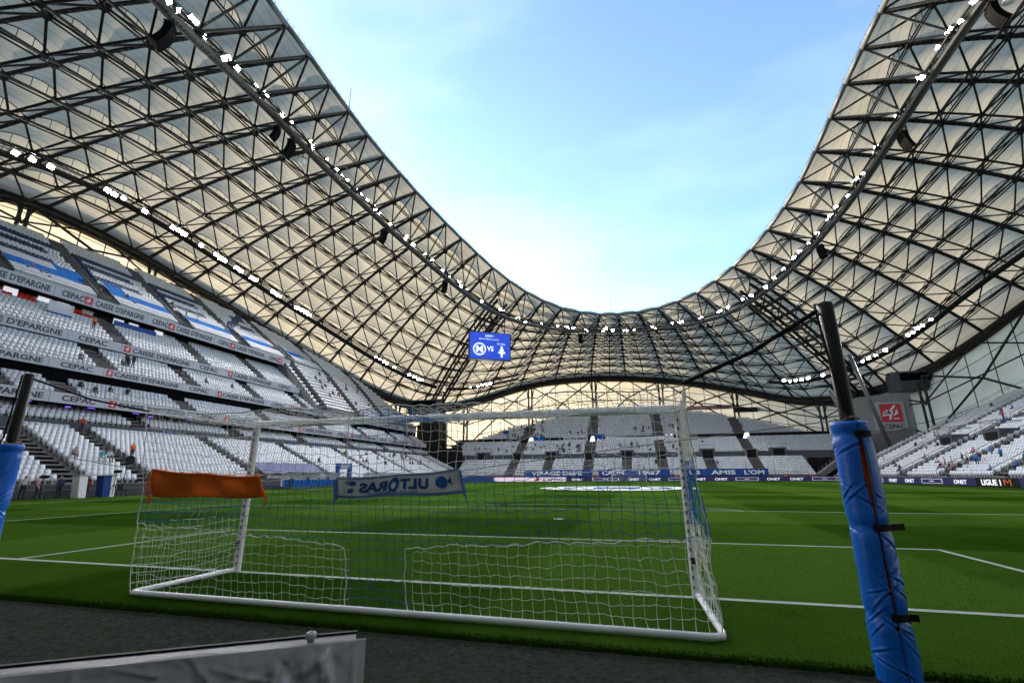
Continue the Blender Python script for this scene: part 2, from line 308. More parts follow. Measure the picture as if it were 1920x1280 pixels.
class Stand:
    """frame: depth runs outwards, s along the touchline"""
    def __init__(s, root, side): s.root = root; s.side = side; s.seats = {}; s.terr = MB(); s.stair = []; s.rows = []
    def P(s, d, t, z):
        return (-d, t, z) if s.side == 'L' else ((d, t, z) if s.side == 'R' else (t, d, z))
    def fac(s): return {'L': -math.pi/2, 'R': math.pi/2, 'F': math.pi}[s.side]
    def qbox(s, mb, d0, d1, t0, t1, z0, z1):
        c = [s.P(d0,t0,z0), s.P(d1,t1,z1)]; lo = np.minimum(*map(np.array, c)); hi = np.maximum(*map(np.array, c)); mb.box(lo[0],hi[0],lo[1],hi[1],lo[2],hi[2])
    def tier(s, d0, z0, n, dd, dz, lim, aisles, aw=1.3, color=None, step=.5, seats=True, k0=0):
        for k in range(k0, n):
            d, z = d0+k*dd, z0+k*dz; L = lim(d+dd)
            if L is None or L[1]-L[0] < 1: continue
            s.qbox(s.terr, d, d+dd+.02, L[0], L[1], z-max(dz*1.6, .5), z); s.rows.append((d, z, L))
            for a in aisles:
                if L[0] < a-aw and a+aw < L[1]: s.stair.append(((a, d0, z0), d, z, aw, dz, dd))
            if not seats: continue
            t = np.arange(L[0]+.4, L[1]-.4, step); keep = np.ones(len(t), bool)
            for a in aisles: keep &= np.abs(t-a) > aw/1.0
            for q in t[keep]:
                m = color(k, q) if color else 'seat'
                if m: s.seats.setdefault(m, []).append((d+dd*.55, q, z))
    def finish(s, individual=0, far=False, view=lambda d, t: True):
        s.terr.build('terrace_step', 'conc', s.root)['kind'] = 'stuff'
        by = {}
        for a, d, z, aw, dz, dd in s.stair: by.setdefault(a, []).append((d, z, aw, dz, dd))
        for (a, _, _), L in by.items():
            b = MB()
            for d, z, aw, dz, dd in L:
                s.qbox(b, d, d+dd/2, a-aw*.72, a+aw*.72, z-.35, z+.012); s.qbox(b, d+dd/2, d+dd, a-aw*.72, a+aw*.72, z-.2, z+dz/2)
            b.build('aisle_stairs', 'stairs', s.root)
        ang = s.fac(); ca, sa = math.cos(ang), math.sin(ang); R3 = np.array([[ca,-sa,0],[sa,ca,0],[0,0,1]])
        for m, L in s.seats.items():
            W = np.array([s.P(*p) for p in L])
            if individual and m == 'seat':
                dist = np.linalg.norm(W-CAM, axis=1); ok = np.array([view(p[0], p[1]) for p in L]); order = np.argsort(np.where(ok, dist, 1e6))[:individual]
                for i in order:
                    o = bpy.data.objects.new('seat', seat_mesh('seat')); COL.objects.link(o); o.parent = s.root
                    o.matrix_local = Matrix.Translation(Vector(W[i])-s.root.location) @ Matrix.Rotation(ang+random.gauss(0,.01), 4, 'Z')
                W = np.delete(W, order, 0)
            V0, F0 = ST_FAR if far else ST_FULL
            jit = rng.normal(0, .012, len(W)); n0 = len(V0)
            yaw = rng.normal(0, .035, len(W))
            V = np.repeat((V0@R3.T)[None], len(W), 0); cyw, syw = np.cos(yaw)[:, None], np.sin(yaw)[:, None]; V = np.stack([V[..., 0]*cyw-V[..., 1]*syw, V[..., 0]*syw+V[..., 1]*cyw, V[..., 2]], 2)+W[:, None, :]+jit[:, None, None]*np.array([0,0,1])
            if not far:
                dn = rng.random(len(W)) < .05; fwd = R3@np.array([0,1.,0]); V[dn, 12:16] += fwd*.3-np.array([0,0,.26])
            F = (F0[None]+(np.arange(len(W))*n0)[:, None, None]).reshape(-1, 4)
            o = link('seat_rows', npmesh('seat_rows', V.reshape(-1, 3)-np.array(s.root.location), F), m, s.root); o['kind'] = 'stuff'

# --- left stand: stacked tiers with lettered fascias
left = thing('grandstand', 'tall multi-tier stand with white seats and four lettered fascia boards', 'grandstand', (-42, 60, 0))
LS = Stand(left, 'L')
AL = [8.5, 22.9, 29.0, 43.5, 58.0, 72.5, 87.0, 101.5, 112]
S0, S1 = 2.0, 118.0
rect = lambda a, b: (lambda d: (a, b))
LS.tier(42.7, 1.0, 14, .8, .38, rect(S0, S1), AL, aw=1.05)
LS.tier(54.4, 7.1, 4, .85, .42, rect(S0, S1), [15.5, 36.2, 50.7, 65.2, 79.7, 94.2, 108.7], step=.56)
LS.tier(56.0, 10.0, 4, .8, .5, rect(S0, S1), AL)
LS.tier(59.4, 14.1, 6, .8, .55, rect(S0, 74.0), [18, 34.5, 46.5, 59, 71])
def t5col(k, t):
    if k >= 6 and 27.5 < t < 39 and not 31 < t < 33: return 'seatred' if (k+int(t*2)) % 7 else None
    if k >= 6 and 40 < t < 46: return None
    return 'seat'
LS.tier(64.4, 18.9, 8, .8, .6, rect(S0, 74.0), [12, 38.8, 52, 64.5], color=t5col)
A6 = [14, 26.5, 39, 51.5, 64, 76.5, 89, 101.5]
def t6col(k, t):
    if t > 78: return 'seat'
    blk = int((t-1.5)//12.5); u = (t-1.5) % 12.5
    if k < 7:
        return None
    j = k-8
    if 0 <= j < 9 and 1 <= blk <= 4:
        if u < 1.9+.25*j*0: return 'seatblue'
        if j in (0, 1, 4, 5) and u < 9: return 'seatblue'
        if j > 6 and u < 11: return 'seatblue'
    if blk == 5 and abs(u-2-j*.9) < 1.1: return 'seatblue'
    if blk == 5 and j in (2,3,6,7) and 6 < u < 10: return 'seatblue'
    return 'seat'
def lim6(d):
    e = ell_lim(d, EA, EB); return None if e < 0 else (max(S0, EC-e), min(EC+e, 121))
LS.tier(69.5, 25.5, 24, .75, .6, lim6, A6, color=t6col)
LS.tier(59.6, 15.2, 13, .76, .79, lambda d: (74.2, min(EC+ell_lim(d, EA, EB), 121)), A6)
# smooth covers over the front rows of the top tier
def cover(t0, t1, k0, k1, m):
    b = MB(); za, zb = 25.5+k0*.6+.86, 25.5+k1*.6+.86; da, db = 69.5+k0*.75+.2, 69.5+k1*.75+.2
    n = max(1, int(t1-t0)); 
    for i in range(n):
        a0, a1 = t0+(t1-t0)*i/n, t0+(t1-t0)*(i+1)/n-.02; w0, w1 = .03*math.sin(a0*1.7), .03*math.sin(a1*1.7)
        b.quad((-da,a0,za+w0),(-da,a1,za+w1),(-db,a1,zb+w1),(-db,a0,zb+w0)); b.quad((-da,a0,za+w0-.5),(-da,a1,za+w1-.5),(-da,a1,za+w1),(-da,a0,za+w0))
    return b.build('seat_cover', m, left)
for i, a in enumerate(A6[:6]):
    t0, t1 = a+1.6, a+11.0
    cover(t0, t1, 0, 2.4, 'whitesheet')
    if i in (0,): cover(t0+2, t1, 2.4, 4.6, 'azure'); cover(t0, t1, 4.6, 6.8, 'whitesheet')
    elif i == 1: cover(t0, t1-1, 2.4, 4.6, 'azure'); cover(t0, t0+6, 4.6, 6.8, 'whitesheet'); cover(t0+6, t1, 4.6, 6.8, 'azure')
    elif i == 2: cover(t0, t1, 2.4, 4.6, 'azure'); cover(t0+3, t1, 4.6, 6.8, 'whitesheet'); cover(t0, t0+3, 4.6, 6.8, 'azure')
    else: cover(t0, t1-2*(i-3), 2.4, 4.4, 'azure'); cover(t0, t1, 4.4, 6.8, 'whitesheet')
LS.finish(300, view=lambda d, t: d < 54 and t > 19.0)
def lwall(d, z0, z1, t0, t1, m, name='parapet', th=.25):
    b = MB(); LS.qbox(b, d, d+th, t0, t1, z0, z1); return b.build(name, m, left)
lwall(42.35, 0, 1.0, S0, S1, 'wallgrey', 'front_wall', .2)
lwall(54.0, 5.6, 7.15, S0, S1, 'wallgrey')
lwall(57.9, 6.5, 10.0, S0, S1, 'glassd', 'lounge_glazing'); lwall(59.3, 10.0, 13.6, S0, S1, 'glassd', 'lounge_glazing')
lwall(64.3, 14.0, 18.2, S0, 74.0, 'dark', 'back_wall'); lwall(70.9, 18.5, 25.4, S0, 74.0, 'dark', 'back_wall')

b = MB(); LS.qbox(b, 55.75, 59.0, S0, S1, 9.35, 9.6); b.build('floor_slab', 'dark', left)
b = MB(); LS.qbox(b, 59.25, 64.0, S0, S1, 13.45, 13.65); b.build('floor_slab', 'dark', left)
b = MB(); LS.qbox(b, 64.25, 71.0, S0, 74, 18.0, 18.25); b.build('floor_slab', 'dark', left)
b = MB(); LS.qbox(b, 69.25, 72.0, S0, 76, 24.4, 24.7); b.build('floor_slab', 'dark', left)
b = MB(); LS.qbox(b, 53.5, 60.5, S1+3.2, S1+3.6, 0, 16); b.build('end_wall', 'dark', left); b = MB(); b.hexa([(-42.6,S1,0),(-54,S1,0),(-54,S1+.3,0),(-42.6,S1+.3,0),(-42.6,S1,.9),(-54,S1,6.2),(-54,S1+.3,6.2),(-42.6,S1+.3,.9)]); b.build('end_wall', 'conc', left)
b = MB(); b.hexa([(-59.8,73.95,13.7),(-72,73.95,17.5),(-72,74.2,17.5),(-59.8,74.2,13.7),(-59.8,73.95,15.2),(-72,73.95,27.3),(-72,74.2,27.3),(-59.8,74.2,15.2)]); b.build('end_wall', 'conc', left)
def fascia(d, z0, z1, t1, first, per, w1, w2):
    b = MB(); LS.qbox(b, d, d+.22, S0, t1, z0, z1); f = b.build('fascia_board', 'fascia', left)
    h = (z1-z0); t = first-3*per
    rb = MB(); x = -d+.06
    for zz in (z1+.35, z1+.7): rb.tube((x, S0, zz), (x, t1, zz), .025, 4)
    q = S0
    while q < t1: rb.tube((x, q, z1), (x, q, z1+.7), .02, 4); q += 2.4
    rb.build('guard_rail', 'rail', left)
    while t < t1-1:
        if t > S0 and t+.9 < t1:
            lg = MB(); lg.box(-d, -d+.05, t, t+h*.72, z0+h*.14, z0+h*.86); lo = lg.build('logo_square', 'redlogo', f)
            s_ = MB(); s_.obox((-d+.06, t+h*.36, z0+h*.5), (.012,0,0), (0,.05*h,.24*h), (0,.04,-.02)); s_.obox((-d+.062, t+h*.3, z0+h*.42), (.012,0,0), (0,.2*h,0), (0,0,.03*h)); s_.obox((-d+.062, t+h*.34, z0+h*.56), (.012,0,0), (0,.16*h,0), (0,0,.03*h)); s_.build('logo_mark', 'whitetext', f)
        if t+h > S0 and t+h+w1 < t1: text("CAISSE D'EPARGNE", (-d+.025, t+h*.95, z0+h*.22), (0,1,0), (0,0,1), w1, h*.58, 'ink', f)
        if t+h+w1 > S0 and t+h+w1+.12*per+w2 < t1: text("CEPAC", (-d+.025, t+h+w1+.1*per, z0+h*.22), (0,1,0), (0,0,1), w2, h*.56, 'ink', f)
        sb = MB(); 
        for q in (t-.35, t+h+w1+.03*per):
            if S0 < q < t1: sb.box(-d, -d+.012, q, q+.03, z0, z1)
        if sb.v: sb.build('panel_joint', 'wallgrey', f)
        t += per
fascia(55.5, 9.1, 10.2, 117.5, 32.6, 16.0, 8.6, 3.3)
fascia(59.0, 13.3, 14.3, 117.5, 33.9, 16.05, 8.6, 3.3)
fascia(64.0, 17.85, 19.05, 74.0, 38.7, 17.3, 8.8, 3.4)
fascia(69.0, 24.25, 25.7, 76.0, 35.7, 12.25, 6.9, 2.6)
# lounges: columns, lit strips, glass balustrades
for i in range(8):
    t = 12+i*14.5; b = MB(); LS.qbox(b, 57.3, 57.7, t, t+.5, 7, 9.4); b.build('column', 'dark', left)
for i in range(7):
    t = 19+i*6.1+random.uniform(-1, 1); b = MB(); LS.qbox(b, 57.0, 57.08, t, t+.75, 9.1, 9.17); b.build('light_strip', 'purple', left)
for i in range(2):
    t = 29+i*9.1; b = MB(); LS.qbox(b, 56.4, 56.5, t, t+.5, 5.9+2.95, 6.0+2.95); b.build('light_strip', 'purple', left)
b = MB(); LS.qbox(b, 57.7, 57.85, 26.0, 27.2, 7.6, 9.3); b.build('lit_doorway', 'warmlit', left)
for t in (28.0, 31.5, 33.6, 36.6, 40.8, 43.0, 47):
    b = MB(); LS.qbox(b, 70.4, 70.5, t, t+1.4, 23.2, 24.1); b.build('commentary_screen', 'ledwhite' if t != 36.6 else 'fascia', left)
b = MB(); LS.qbox(b, 69.3, 69.4, 40.2, 46.5, 22.4, 23.5); b.build('blue_hoarding', 'blueban', left)
b = MB(); LS.qbox(b, 67.6, 67.7, 31.2, 34.0, 20.9, 21.8); hb = b.build('studio_desk_front', 'blueban', left)
b = MB(); LS.qbox(b, 67.6, 67.64, 31.2, 34.0, 21.8, 23.2); b.build('studio_glass', 'plastic', left)
# railings along the front, on the aisles of the lower tier
b = MB()
for zz in (.62, 1.02): b.tube((-41.7,S0,zz), (-41.7,S1,zz), .03, 5)
t = S0
while t < S1: b.tube((-41.7,t,0), (-41.7,t,1.02), .03, 5); t += 2.0
b.build('front_railing', 'rail', left)
for a in AL:
    for k in range(0, 13, 2):
        b = MB(); d, z = 42.9+k*.8, 1.0+k*.38; b.poly([(-d,a+.95,z),(-d,a+.95,z+.85),(-d-.9,a+.95,z+1.25),(-d-.9,a+.95,z+.4)], .025, 5); b.build('handrail_hoop', 'rail', left)
for a in A6[:6]:
    b = MB()
    for k in range(0, 7): 
        d, z = 69.6+k*.75, 25.5+k*.6; b.poly([(-d,a-1.2,z),(-d,a-1.2,z+1.0),(-d-.75,a-1.2,z+1.6)], .03, 4); b.poly([(-d,a+1.2,z),(-d,a+1.2,z+1.0),(-d-.75,a+1.2,z+1.6)], .03, 4)
    b.build('aisle_handrail', 'rail', left)

# --- far stand (three banks behind the goal)
far = thing('grandstand', 'white-seated stand of three banks behind the far goal', 'grandstand', (0, 112, 0))
FS = Stand(far, 'F'); AF = [-30, -10.3, 8, 29]
def limC(d):
    if d-EC >= 92.6: return None
    x = 89.5*math.sqrt(1-((d-EC)/93.5)**2); return (-min(54, x), min(52, x))
FS.tier(112.2, 1.0, 10, .8, .43, rect(-45, 40), AF+[-20.5, -.5, 19], aw=1.25)
FS.tier(122.2, 6.6, 10, .8, .42, rect(-49, 51), AF, aw=1.35)
FS.tier(132.2, 11.7, 17, .78, .56, limC, AF+[46], aw=1.4)
FS.finish(0, far=True)
def fbox(d0, d1, t0, t1, z0, z1, m, name): 
    b = MB(); FS.qbox(b, d0, d1, t0, t1, z0, z1); return b.build(name, m, far)
fbox(112.0, 112.2, -45, 37, 0, 1.0, 'wallgrey', 'front_wall'); fbox(120.2, 122.2, -49, 51, 3.5, 5.35, 'conc', 'walkway'); fbox(122.0, 122.2, -49, 51, 5.3, 6.9, 'wallgrey', 'parapet')
fbox(130.2, 132.2, -53, 50, 9, 10.6, 'conc', 'walkway'); fbox(132.0, 132.2, -53, 50, 10.6, 12.1, 'dark', 'parapet')
for x in (-40, -20.5, -.5, 19, 35):
    v = fbox(121.0, 123.4, x-1.7, x+1.7, 5.3, 7.7, 'wallgrey', 'entrance_box'); b = MB(); b.box(x-1.2, x+1.2, 120.96, 121.05, 5.4, 7.4); b.build('entrance_shade_panel', 'dark', v)  # black slab paints the shade inside the entrance; the box is closed
    b = MB()
    for q in (x-1.7, x+1.7): b.poly([(q,121,7.7),(q,121,8.7),(q,123.4,8.7),(q,123.4,7.7)], .05, 4)
    b.tube((x-1.7,123.4,8.7), (x+1.7,123.4,8.7), .05, 4); b.build('rail', 'rail', v)
for x in AF: 
    v = fbox(121.2, 123.0, x-1.4, x+1.4, 5.3, 7.6, 'stairs', 'entrance_box'); b = MB(); b.box(x-1.0, x+1.0, 121.1, 121.22, 5.4, 7.3); b.build('entrance_shade_panel', 'dark', v)  # entrance shade again drawn as a black slab
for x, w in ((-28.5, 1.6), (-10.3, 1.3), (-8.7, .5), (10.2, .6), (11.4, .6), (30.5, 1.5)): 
    b = MB(); b.add([(x-w*.6,131.95,10.75),(x+w*.6,131.95,10.75),(x+w*.42,131.95,12.3),(x-w*.2,131.95,12.3)], [(0,1,2,3)]); b.build('daylight_glow_pane', 'dayglow', far)  # flat glowing panes stand in for daylight from outside
for z0_, d_, a_, b_ in ((6.9, 122.05, -49, 42), (12.1, 132.05, -53, 50), (2.0, 112.1, -45, 37)):
    b = MB()
    for zz in (.5, 1.0): b.tube((a_,d_,z0_+zz-.9), (b_,d_,z0_+zz-.9), .03, 4)
    x = a_
    while x <= b_: b.tube((x,d_,z0_-.9), (x,d_,z0_+.1), .03, 4); x += 3
    b.build('guard_rail', 'rail', far)
for x in np.arange(-44, 37, 5.8):
    b = MB(); b.tube((x, 112.0, 0), (x, 112.0, 4.6), .05, 4); b.build('net_post', 'rail', far)

cw = thing('corner_ramp', 'concrete stair ramp with railings between the far stand and the signed pier', 'ramp', (45, 116, 0))
b = MB(); b.box(40.2, 56, 118.6, 119.0, 0, 5.2); b.build('dark_wall', 'dark', cw)
b = MB(); b.hexa([(40.4,113.6,.2),(52.5,116.4,8.0),(52.2,117.9,8.0),(40.1,115.1,.2),(40.4,113.6,1.4),(52.5,116.4,9.6),(52.2,117.9,9.6),(40.1,115.1,1.4)]); b.build('stringer', 'conc', cw)
for k in range(14):
    u = k/13; x, y_, z = 40.4+12.1*u, 113.6+2.8*u, 1.4+8.2*u; b = MB(); b.poly([(x,y_,z),(x,y_,z+1.1),(x+1.0,y_+.18,z+1.6),(x+1.0,y_+.18,z+.5)], .035, 4); b.build('handrail_hoop', 'rail', cw)
cw = thing('corner_wall', 'dark concrete wall between the far stand and the stair tower', 'wall', (-49, 117, 0))
b = MB(); b.hexa([(-56,117.6,0),(-45.2,114,0),(-45.2,114.4,0),(-56,118,0),(-56,117.6,7.5),(-45.2,114,1.4),(-45.2,114.4,1.4),(-56,118,7.5)]); b.build('wall_body', 'conc', cw)
b = MB(); b.box(-56, -45.5, 119.5, 119.9, 0, 9); b.build('dark_wall', 'dark', cw)

# --- right stand, one long rake
right = thing('grandstand', 'single-rake stand of white seats below the tall grey facade', 'grandstand', (42, 80, 0))
RS = Stand(right, 'R'); AR = [40, 51, 62, 73, 84, 95, 106]
def rlim(d):
    e = ell_lim(d, EA, EB); return None if e < 0 else (30, min(EC+e, 112-.16*(d-42)))
def rcol(k, t):
    if 24 <= k <= 28 and 68 < t < 92: return 'azure'
    return 'seat'
RS.tier(42.6, 1.0, 20, .8, .41, rlim, AR, color=rcol)
RS.tier(59.6, 9.6, 34, .8, .41, rlim, AR, color=rcol)
RS.finish(0)
def rbox(d0, d1, t0, t1, z0, z1, m, name):
    b = MB(); RS.qbox(b, d0, d1, t0, t1, z0, z1); return b.build(name, m, right)
rbox(42.3, 42.5, 30, 112, 0, 1.0, 'wallgrey', 'front_wall'); rbox(58.5, 59.6, 30, 109, 7, 8.6, 'conc', 'walkway'); 
for i in range(6): rbox(59.35, 59.45, 52+i*9.2, 59.4+i*9.2, 8.7, 9.7, 'blueban', 'blue_hoarding')
for a in AR:
    b = MB()
    for s_ in (-1.0, 1.0):
        b.tube((42.8,a+s_,2.0), (58,a+s_,9.8), .04, 5); b.tube((42.8,a+s_,1.5), (58,a+s_,9.3), .025, 5)
        for k in range(0, 20, 3): b.tube((42.8+k*.8,a+s_,1+k*.41), (42.8+k*.8,a+s_,2.0+k*.41), .03, 4)
    b.build('aisle_handrail', 'rail', right)
    b = MB()
    for s_ in (-1.0, 1.0):
        b.tube((59.8,a+s_,10.6), (76,a+s_,18.9), .04, 5)
        for k in range(0, 20, 3): b.tube((59.8+k*.8,a+s_,9.6+k*.41), (59.8+k*.8,a+s_,10.6+k*.41), .03, 4)
    b.build('aisle_handrail', 'rail', right)
for t0 in (66, 77, 88): 
    v = rbox(52, 55, t0-1.8, t0+1.8, 5, 7.6, 'wallgrey', 'entrance_box'); b = MB(); b.box(51.9, 52.02, t0-1.2, t0+1.2, 5.0, 7.2); b.build('entrance_shade_panel', 'dark', v)  # black slab on the box front for the shaded doorway
    b = MB(); b.poly([(52,t0-1.8,7.6),(52,t0-1.8,8.6),(55,t0-1.8,8.6),(55,t0+1.8,8.6),(52,t0+1.8,8.6),(52,t0+1.8,7.6)], .05, 4); b.build('rail', 'rail', v)
# sloping end stair of the right stand by the corner
b = MB(); b.hexa([(43,112.4,0),(60,109.8,0),(60,111,0),(43,113.4,0),(43,112.4,1.1),(60,109.8,9.6),(60,111,9.6),(43,113.4,1.1)]); b.build('end_wall', 'conc', right)
# near bank behind the camera, bare steps (never in view from the pitch side)
near = thing('grandstand', 'concrete terrace behind the near goal', 'grandstand', (0, -14, 0))
b = MB()
for k in range(38): b.box(-45+.2*k, 45-.2*k, -15-.85*k, -14.1-.85*k, -.05, 1+k*.45)
b.build('terrace_step', 'conc', near)['kind'] = 'stuff'

# ------------------------------------------------------------------ roof: double-layer grid under a translucent skin
NI, NJ = 58, 10
VI = .163                                 # where the inner catwalk hangs
def curve(x, tab): return np.interp(x, [t[0] for t in tab], [t[1] for t in tab])
ZIN = [(-180,41.3),(-160,42.3),(-147,45),(-136,48.3),(-125,51),(-118.5,52.8),(-109.6,55.4),(-100,56.2),(-90.6,56.1),(-80,56.2),(-68.5,55.1),(-56.7,52.7),(-44.8,48.9),(-32.8,45.5),(-20.6,42.9),(-6.1,41.45),(8.5,41.25),(20.4,41.75),(32,43.2),(43.3,45.5),(54.4,48.5),(65.6,52),(73.4,55.2),(81,57.6),(88,58.5),(94.3,58.5),(105,57),(118,53),(136,48.3),(147,45),(160,42.3),(180,41.3)]
ZOUT = [(-180,32.5),(-161,30),(-146,22.5),(-138,21),(-129,25.5),(-115,36),(-101.7,44.4),(-96,45.3),(-90,45.2),(-78,41.2),(-64.7,34.2),(-51,25.2),(-41.9,20.9),(-33.5,23),(-26,27.5),(-19.2,31),(-10,32.6),(-4.7,32.8),(2,32),(11,29.8),(22,25),(30,20.4),(36,19.6),(44.2,22.2),(47.4,23.8),(53.3,28.3),(58.9,34),(70,40),(80,44),(90,45.5),(100,44.5),(115,36),(129,25.5),(138,21),(146,22.5),(161,30),(180,32.5)]
def smooth_tab(tab):
    x = np.arange(-180, 181, 1.0); y = curve(x, tab); k = np.exp(-(np.arange(-9, 10)/3.6)**2); k /= k.sum()
    yy = np.concatenate([y[-10:-1], y, y[1:10]]); y = np.convolve(yy, k, 'valid'); return x, y
XI, YI = smooth_tab(ZIN); XO, YO = smooth_tab(ZOUT)
def wrap(t): return (t+180) % 360-180
def plan(t, a, b, n):
    s, c = math.sin(math.radians(t)), math.cos(math.radians(t)); r = (abs(s)**n+abs(c)**n)**(-1/n); return a*r*s, EC+b*r*c
def U(t, v):
    w = wrap(t); xi, yi = plan(w, 37, 58, 2.2); xo, yo = plan(w, 91, 96, 2.0); zi = np.interp(w, XI, YI); zo = np.interp(w, XO, YO)
    return Vector((xi+(xo-xi)*v, yi+(yo-yi)*v, zi+(zo-zi)*v+2.3*4*v*(1-v)))
def Lw(t, v): return U(t, v)-Vector((0,0,2.35))
_fa = np.arange(0, 361, .5); _fp = np.array([U(t, .15)[:] for t in _fa]); _fs = np.concatenate([[0], np.cumsum(np.linalg.norm(np.diff(_fp[:, :2], axis=0), axis=1))]); _fs /= _fs[-1]
def ti(x): return float(np.interp((x % NI)/NI, _fs, _fa))+360*math.floor(x/NI)     # even spacing along the edge
TH = [ti(k) for k in range(NI)]
roof = thing('stadium_roof', 'curved membrane roof on a dark steel space frame around the open sky', 'roof', (0, 52.5, 0))
fwn = np.array(fw)
def infront(p):
    d = np.array(p)-CAM; z = d@fwn; return z > 2 and abs(d@np.array(r2))/z < 1.25 and abs(d@np.array(u2))/z < .9
# membrane panels
cells = []
for i in range(NI):
    for j in range(NJ):
        c = U(ti(i+.5), (j+.5)/NJ); cells.append((0 if infront(c) else 1, (c-Vector(CAM)).length, i, j))
cells.sort()
def panel_geo(i, j, nu=7, nv=4):
    V, F, UVs = [], [], []
    for b_ in range(nv+1):
        w = b_/nv; v = (j+w)/NJ; p, q = U(TH[i], v), U(ti(i+1), v)
        for a_ in range(nu+1):
            u = a_/nu; pt = p.lerp(q, u); pt.z += 1.3*4*u*(1-u)*(.72+.28*math.cos(2*math.pi*w))*(1 if 0 < j < NJ-1 else (.25+.75*w if j == 0 else 1-w))+.25*(1 if j < NJ-1 else 1-w)
            V.append(pt); UVs.append((w, u))
    for b_ in range(nv):
        for a_ in range(nu): k = b_*(nu+1)+a_; F.append((k, k+1, k+nu+2, k+nu+1))
    return V, F, UVs
def panel_obj(name, lst):
    V, F, UVs = [], [], []
    for i, j in lst:
        v, f, u = panel_geo(i, j); n0 = len(V); V += v; UVs += u; F += [tuple(n0+q for q in ff) for ff in f]
    me = bpy.data.meshes.new(name); me.from_pydata([tuple(p-roof.location) for p in V], [], F); me.update()
    uvl = me.uv_layers.new(name='UVMap'); idx = np.zeros(len(me.loops), np.int32); me.loops.foreach_get('vertex_index', idx); uvl.data.foreach_set('uv', np.array(UVs, np.float32)[idx].ravel())
    return link(name, me, 'roof', roof, smooth=True)
for _, _, i, j in cells[:300]: panel_obj('membrane_panel', [(i, j)])
panel_obj('membrane_panels', [(i, j) for _, _, i, j in cells[300:]])['kind'] = 'stuff'
# steel members: (name, a, b, radius, material)
MEM = []
for i in range(NI):
    t, tn = TH[i], ti(i+1)
    for j in range(1, NJ):
        p, q = U(t, j/NJ), U(tn, j/NJ)
        for off in (-.12, -.62): MEM.append(('ring_chord', p+Vector((0,0,off)), q+Vector((0,0,off)), .11, 'steel'))
    for j in range(1, NJ):
        c = Lw(ti(i+.5), (j+.5)/NJ)
        for tt, jj in ((t, j), (tn, j), (t, j+1), (tn, j+1)): MEM.append(('diagonal_strut', c, U(tt, jj/NJ)-Vector((0,0,.3)), .132 if jj < NJ else .17, 'steel'))
        if j < NJ-1: MEM.append(('lower_chord', c, Lw(ti(i+.5), (j+1.5)/NJ), .17, 'steel'))
        MEM.append(('lower_chord', c, Lw(ti(i+1.5), (j+.5)/NJ), .17, 'steel'))
    c = Lw(ti(i+.5), VI)
    MEM.append(('edge_brace', U(t, 0)-Vector((0,0,.1)), U(tn, 1/NJ)-Vector((0,0,.3)), .15, 'steel')); MEM.append(('edge_brace', U(t, 1/NJ)-Vector((0,0,.3)), U(ti(i-1), 0)-Vector((0,0,.1)), .1, 'steel')) if i % 2 else None
    for tt in (t, tn): MEM.append(('edge_strut', c, U(tt, 0)-Vector((0,0,.1)), .16, 'steel2'))
by = {}
for m_ in MEM: by.setdefault(m_[0], []).append(m_)
for nm, L in by.items():
    L.sort(key=lambda m_: (not infront((m_[1]+m_[2])/2), ((m_[1]+m_[2])/2-Vector(CAM)).length))
    for m_ in L[:300]: bar(nm, m_[1], m_[2], m_[3], m_[4], roof)
    if len(L) > 300:
        b = MB()
        for m_ in L[300:]: b.poly([m_[1], m_[2]], m_[3], 5, cap=False)
        b.build(nm+'s', L[0][4], roof)['kind'] = 'stuff'
# ring beams, ribs, arches, nodes
for i in range(NI):
    b = MB(); b.poly([U(TH[i], 0), U(ti(i+.5), 0), U(ti(i+1), 0)], .33, 8)
    for k in range(4): 
        p = U(ti(i+k/4), 0); b.poly([p, p+Vector((0,0,1.0))], .035, 4); 
    b.poly([U(ti(i+k/4), 0)+Vector((0,0,.95)) for k in range(5)], .03, 4)
    b.build('inner_edge_beam', 'steel2', roof, True)
    pts = [U(ti(i+k/3), 1.0) for k in range(4)]; b = MB()
    for k in range(3):
        p, q = pts[k], pts[k+1]; n_ = Vector((p.x, p.y-EC, 0)).normalized()*.8; h = Vector((0,0,1.45))
        b.hexa([p-n_-h, q-n_-h, q+n_-h, p+n_-h, p-n_*.8+h, q-n_*.8+h, q+n_*.8+h, p+n_*.8+h])
    b.build('outer_ring_beam', 'steel3', roof)
    # radial rib: dark web with two rails and light lacing below
    P = [U(TH[i], v)-Vector((0,0,.05)) for v in np.linspace(0, 1, 25)]; tg = (U(TH[i]+.5, .5)-U(TH[i]-.5, .5)).normalized()*.22
    b = MB()
    for k in range(24):
        p, q = P[k], P[k+1]; dn = Vector((0,0,-.36)); b.hexa([p-tg+dn, q-tg+dn, q+tg+dn, p+tg+dn, p-tg, q-tg, q+tg, p+tg])
    b.cur = 1
    n_ = 66
    for k in range(n_):
        v0, v1 = k/n_, (k+.55)/n_; s_ = 1 if k % 2 else -1; dn = Vector((0,0,-.42)); b.poly([U(TH[i], v0)-tg*.6*s_+dn, U(TH[i], v1)+tg*.6*s_+dn], .06, 3, cap=False)
    b.build('radial_rib', ['steel3', 'steel2'], roof)
nodes = MB()
for i in range(NI):
    for j in range(1, NJ):
        p, q = U(TH[i], j/NJ), U(ti(i+1), j/NJ); 
        if infront((p+q)/2):
            b = MB(); A = []
            for k in range(9):
                u = k/8; a = p.lerp(q, u); A.append(a+Vector((0,0,1.3*4*u*(1-u)+.2)))
                if 0 < k < 8 and k % 2: b.poly([a, A[-1]], .045, 3, cap=False)
            b.poly(A, .08, 4); b.build('tied_arch', 'steel', roof)['kind'] = 'part'
        c = p-Vector((0,0,.35)); nodes.obox(c, (.36,0,0), (0,.36,0), (0,0,.36)); c = Lw(ti(i+.5), (j+.5)/NJ); nodes.obox(c, (.3,0,0), (0,.3,0), (0,0,.26))
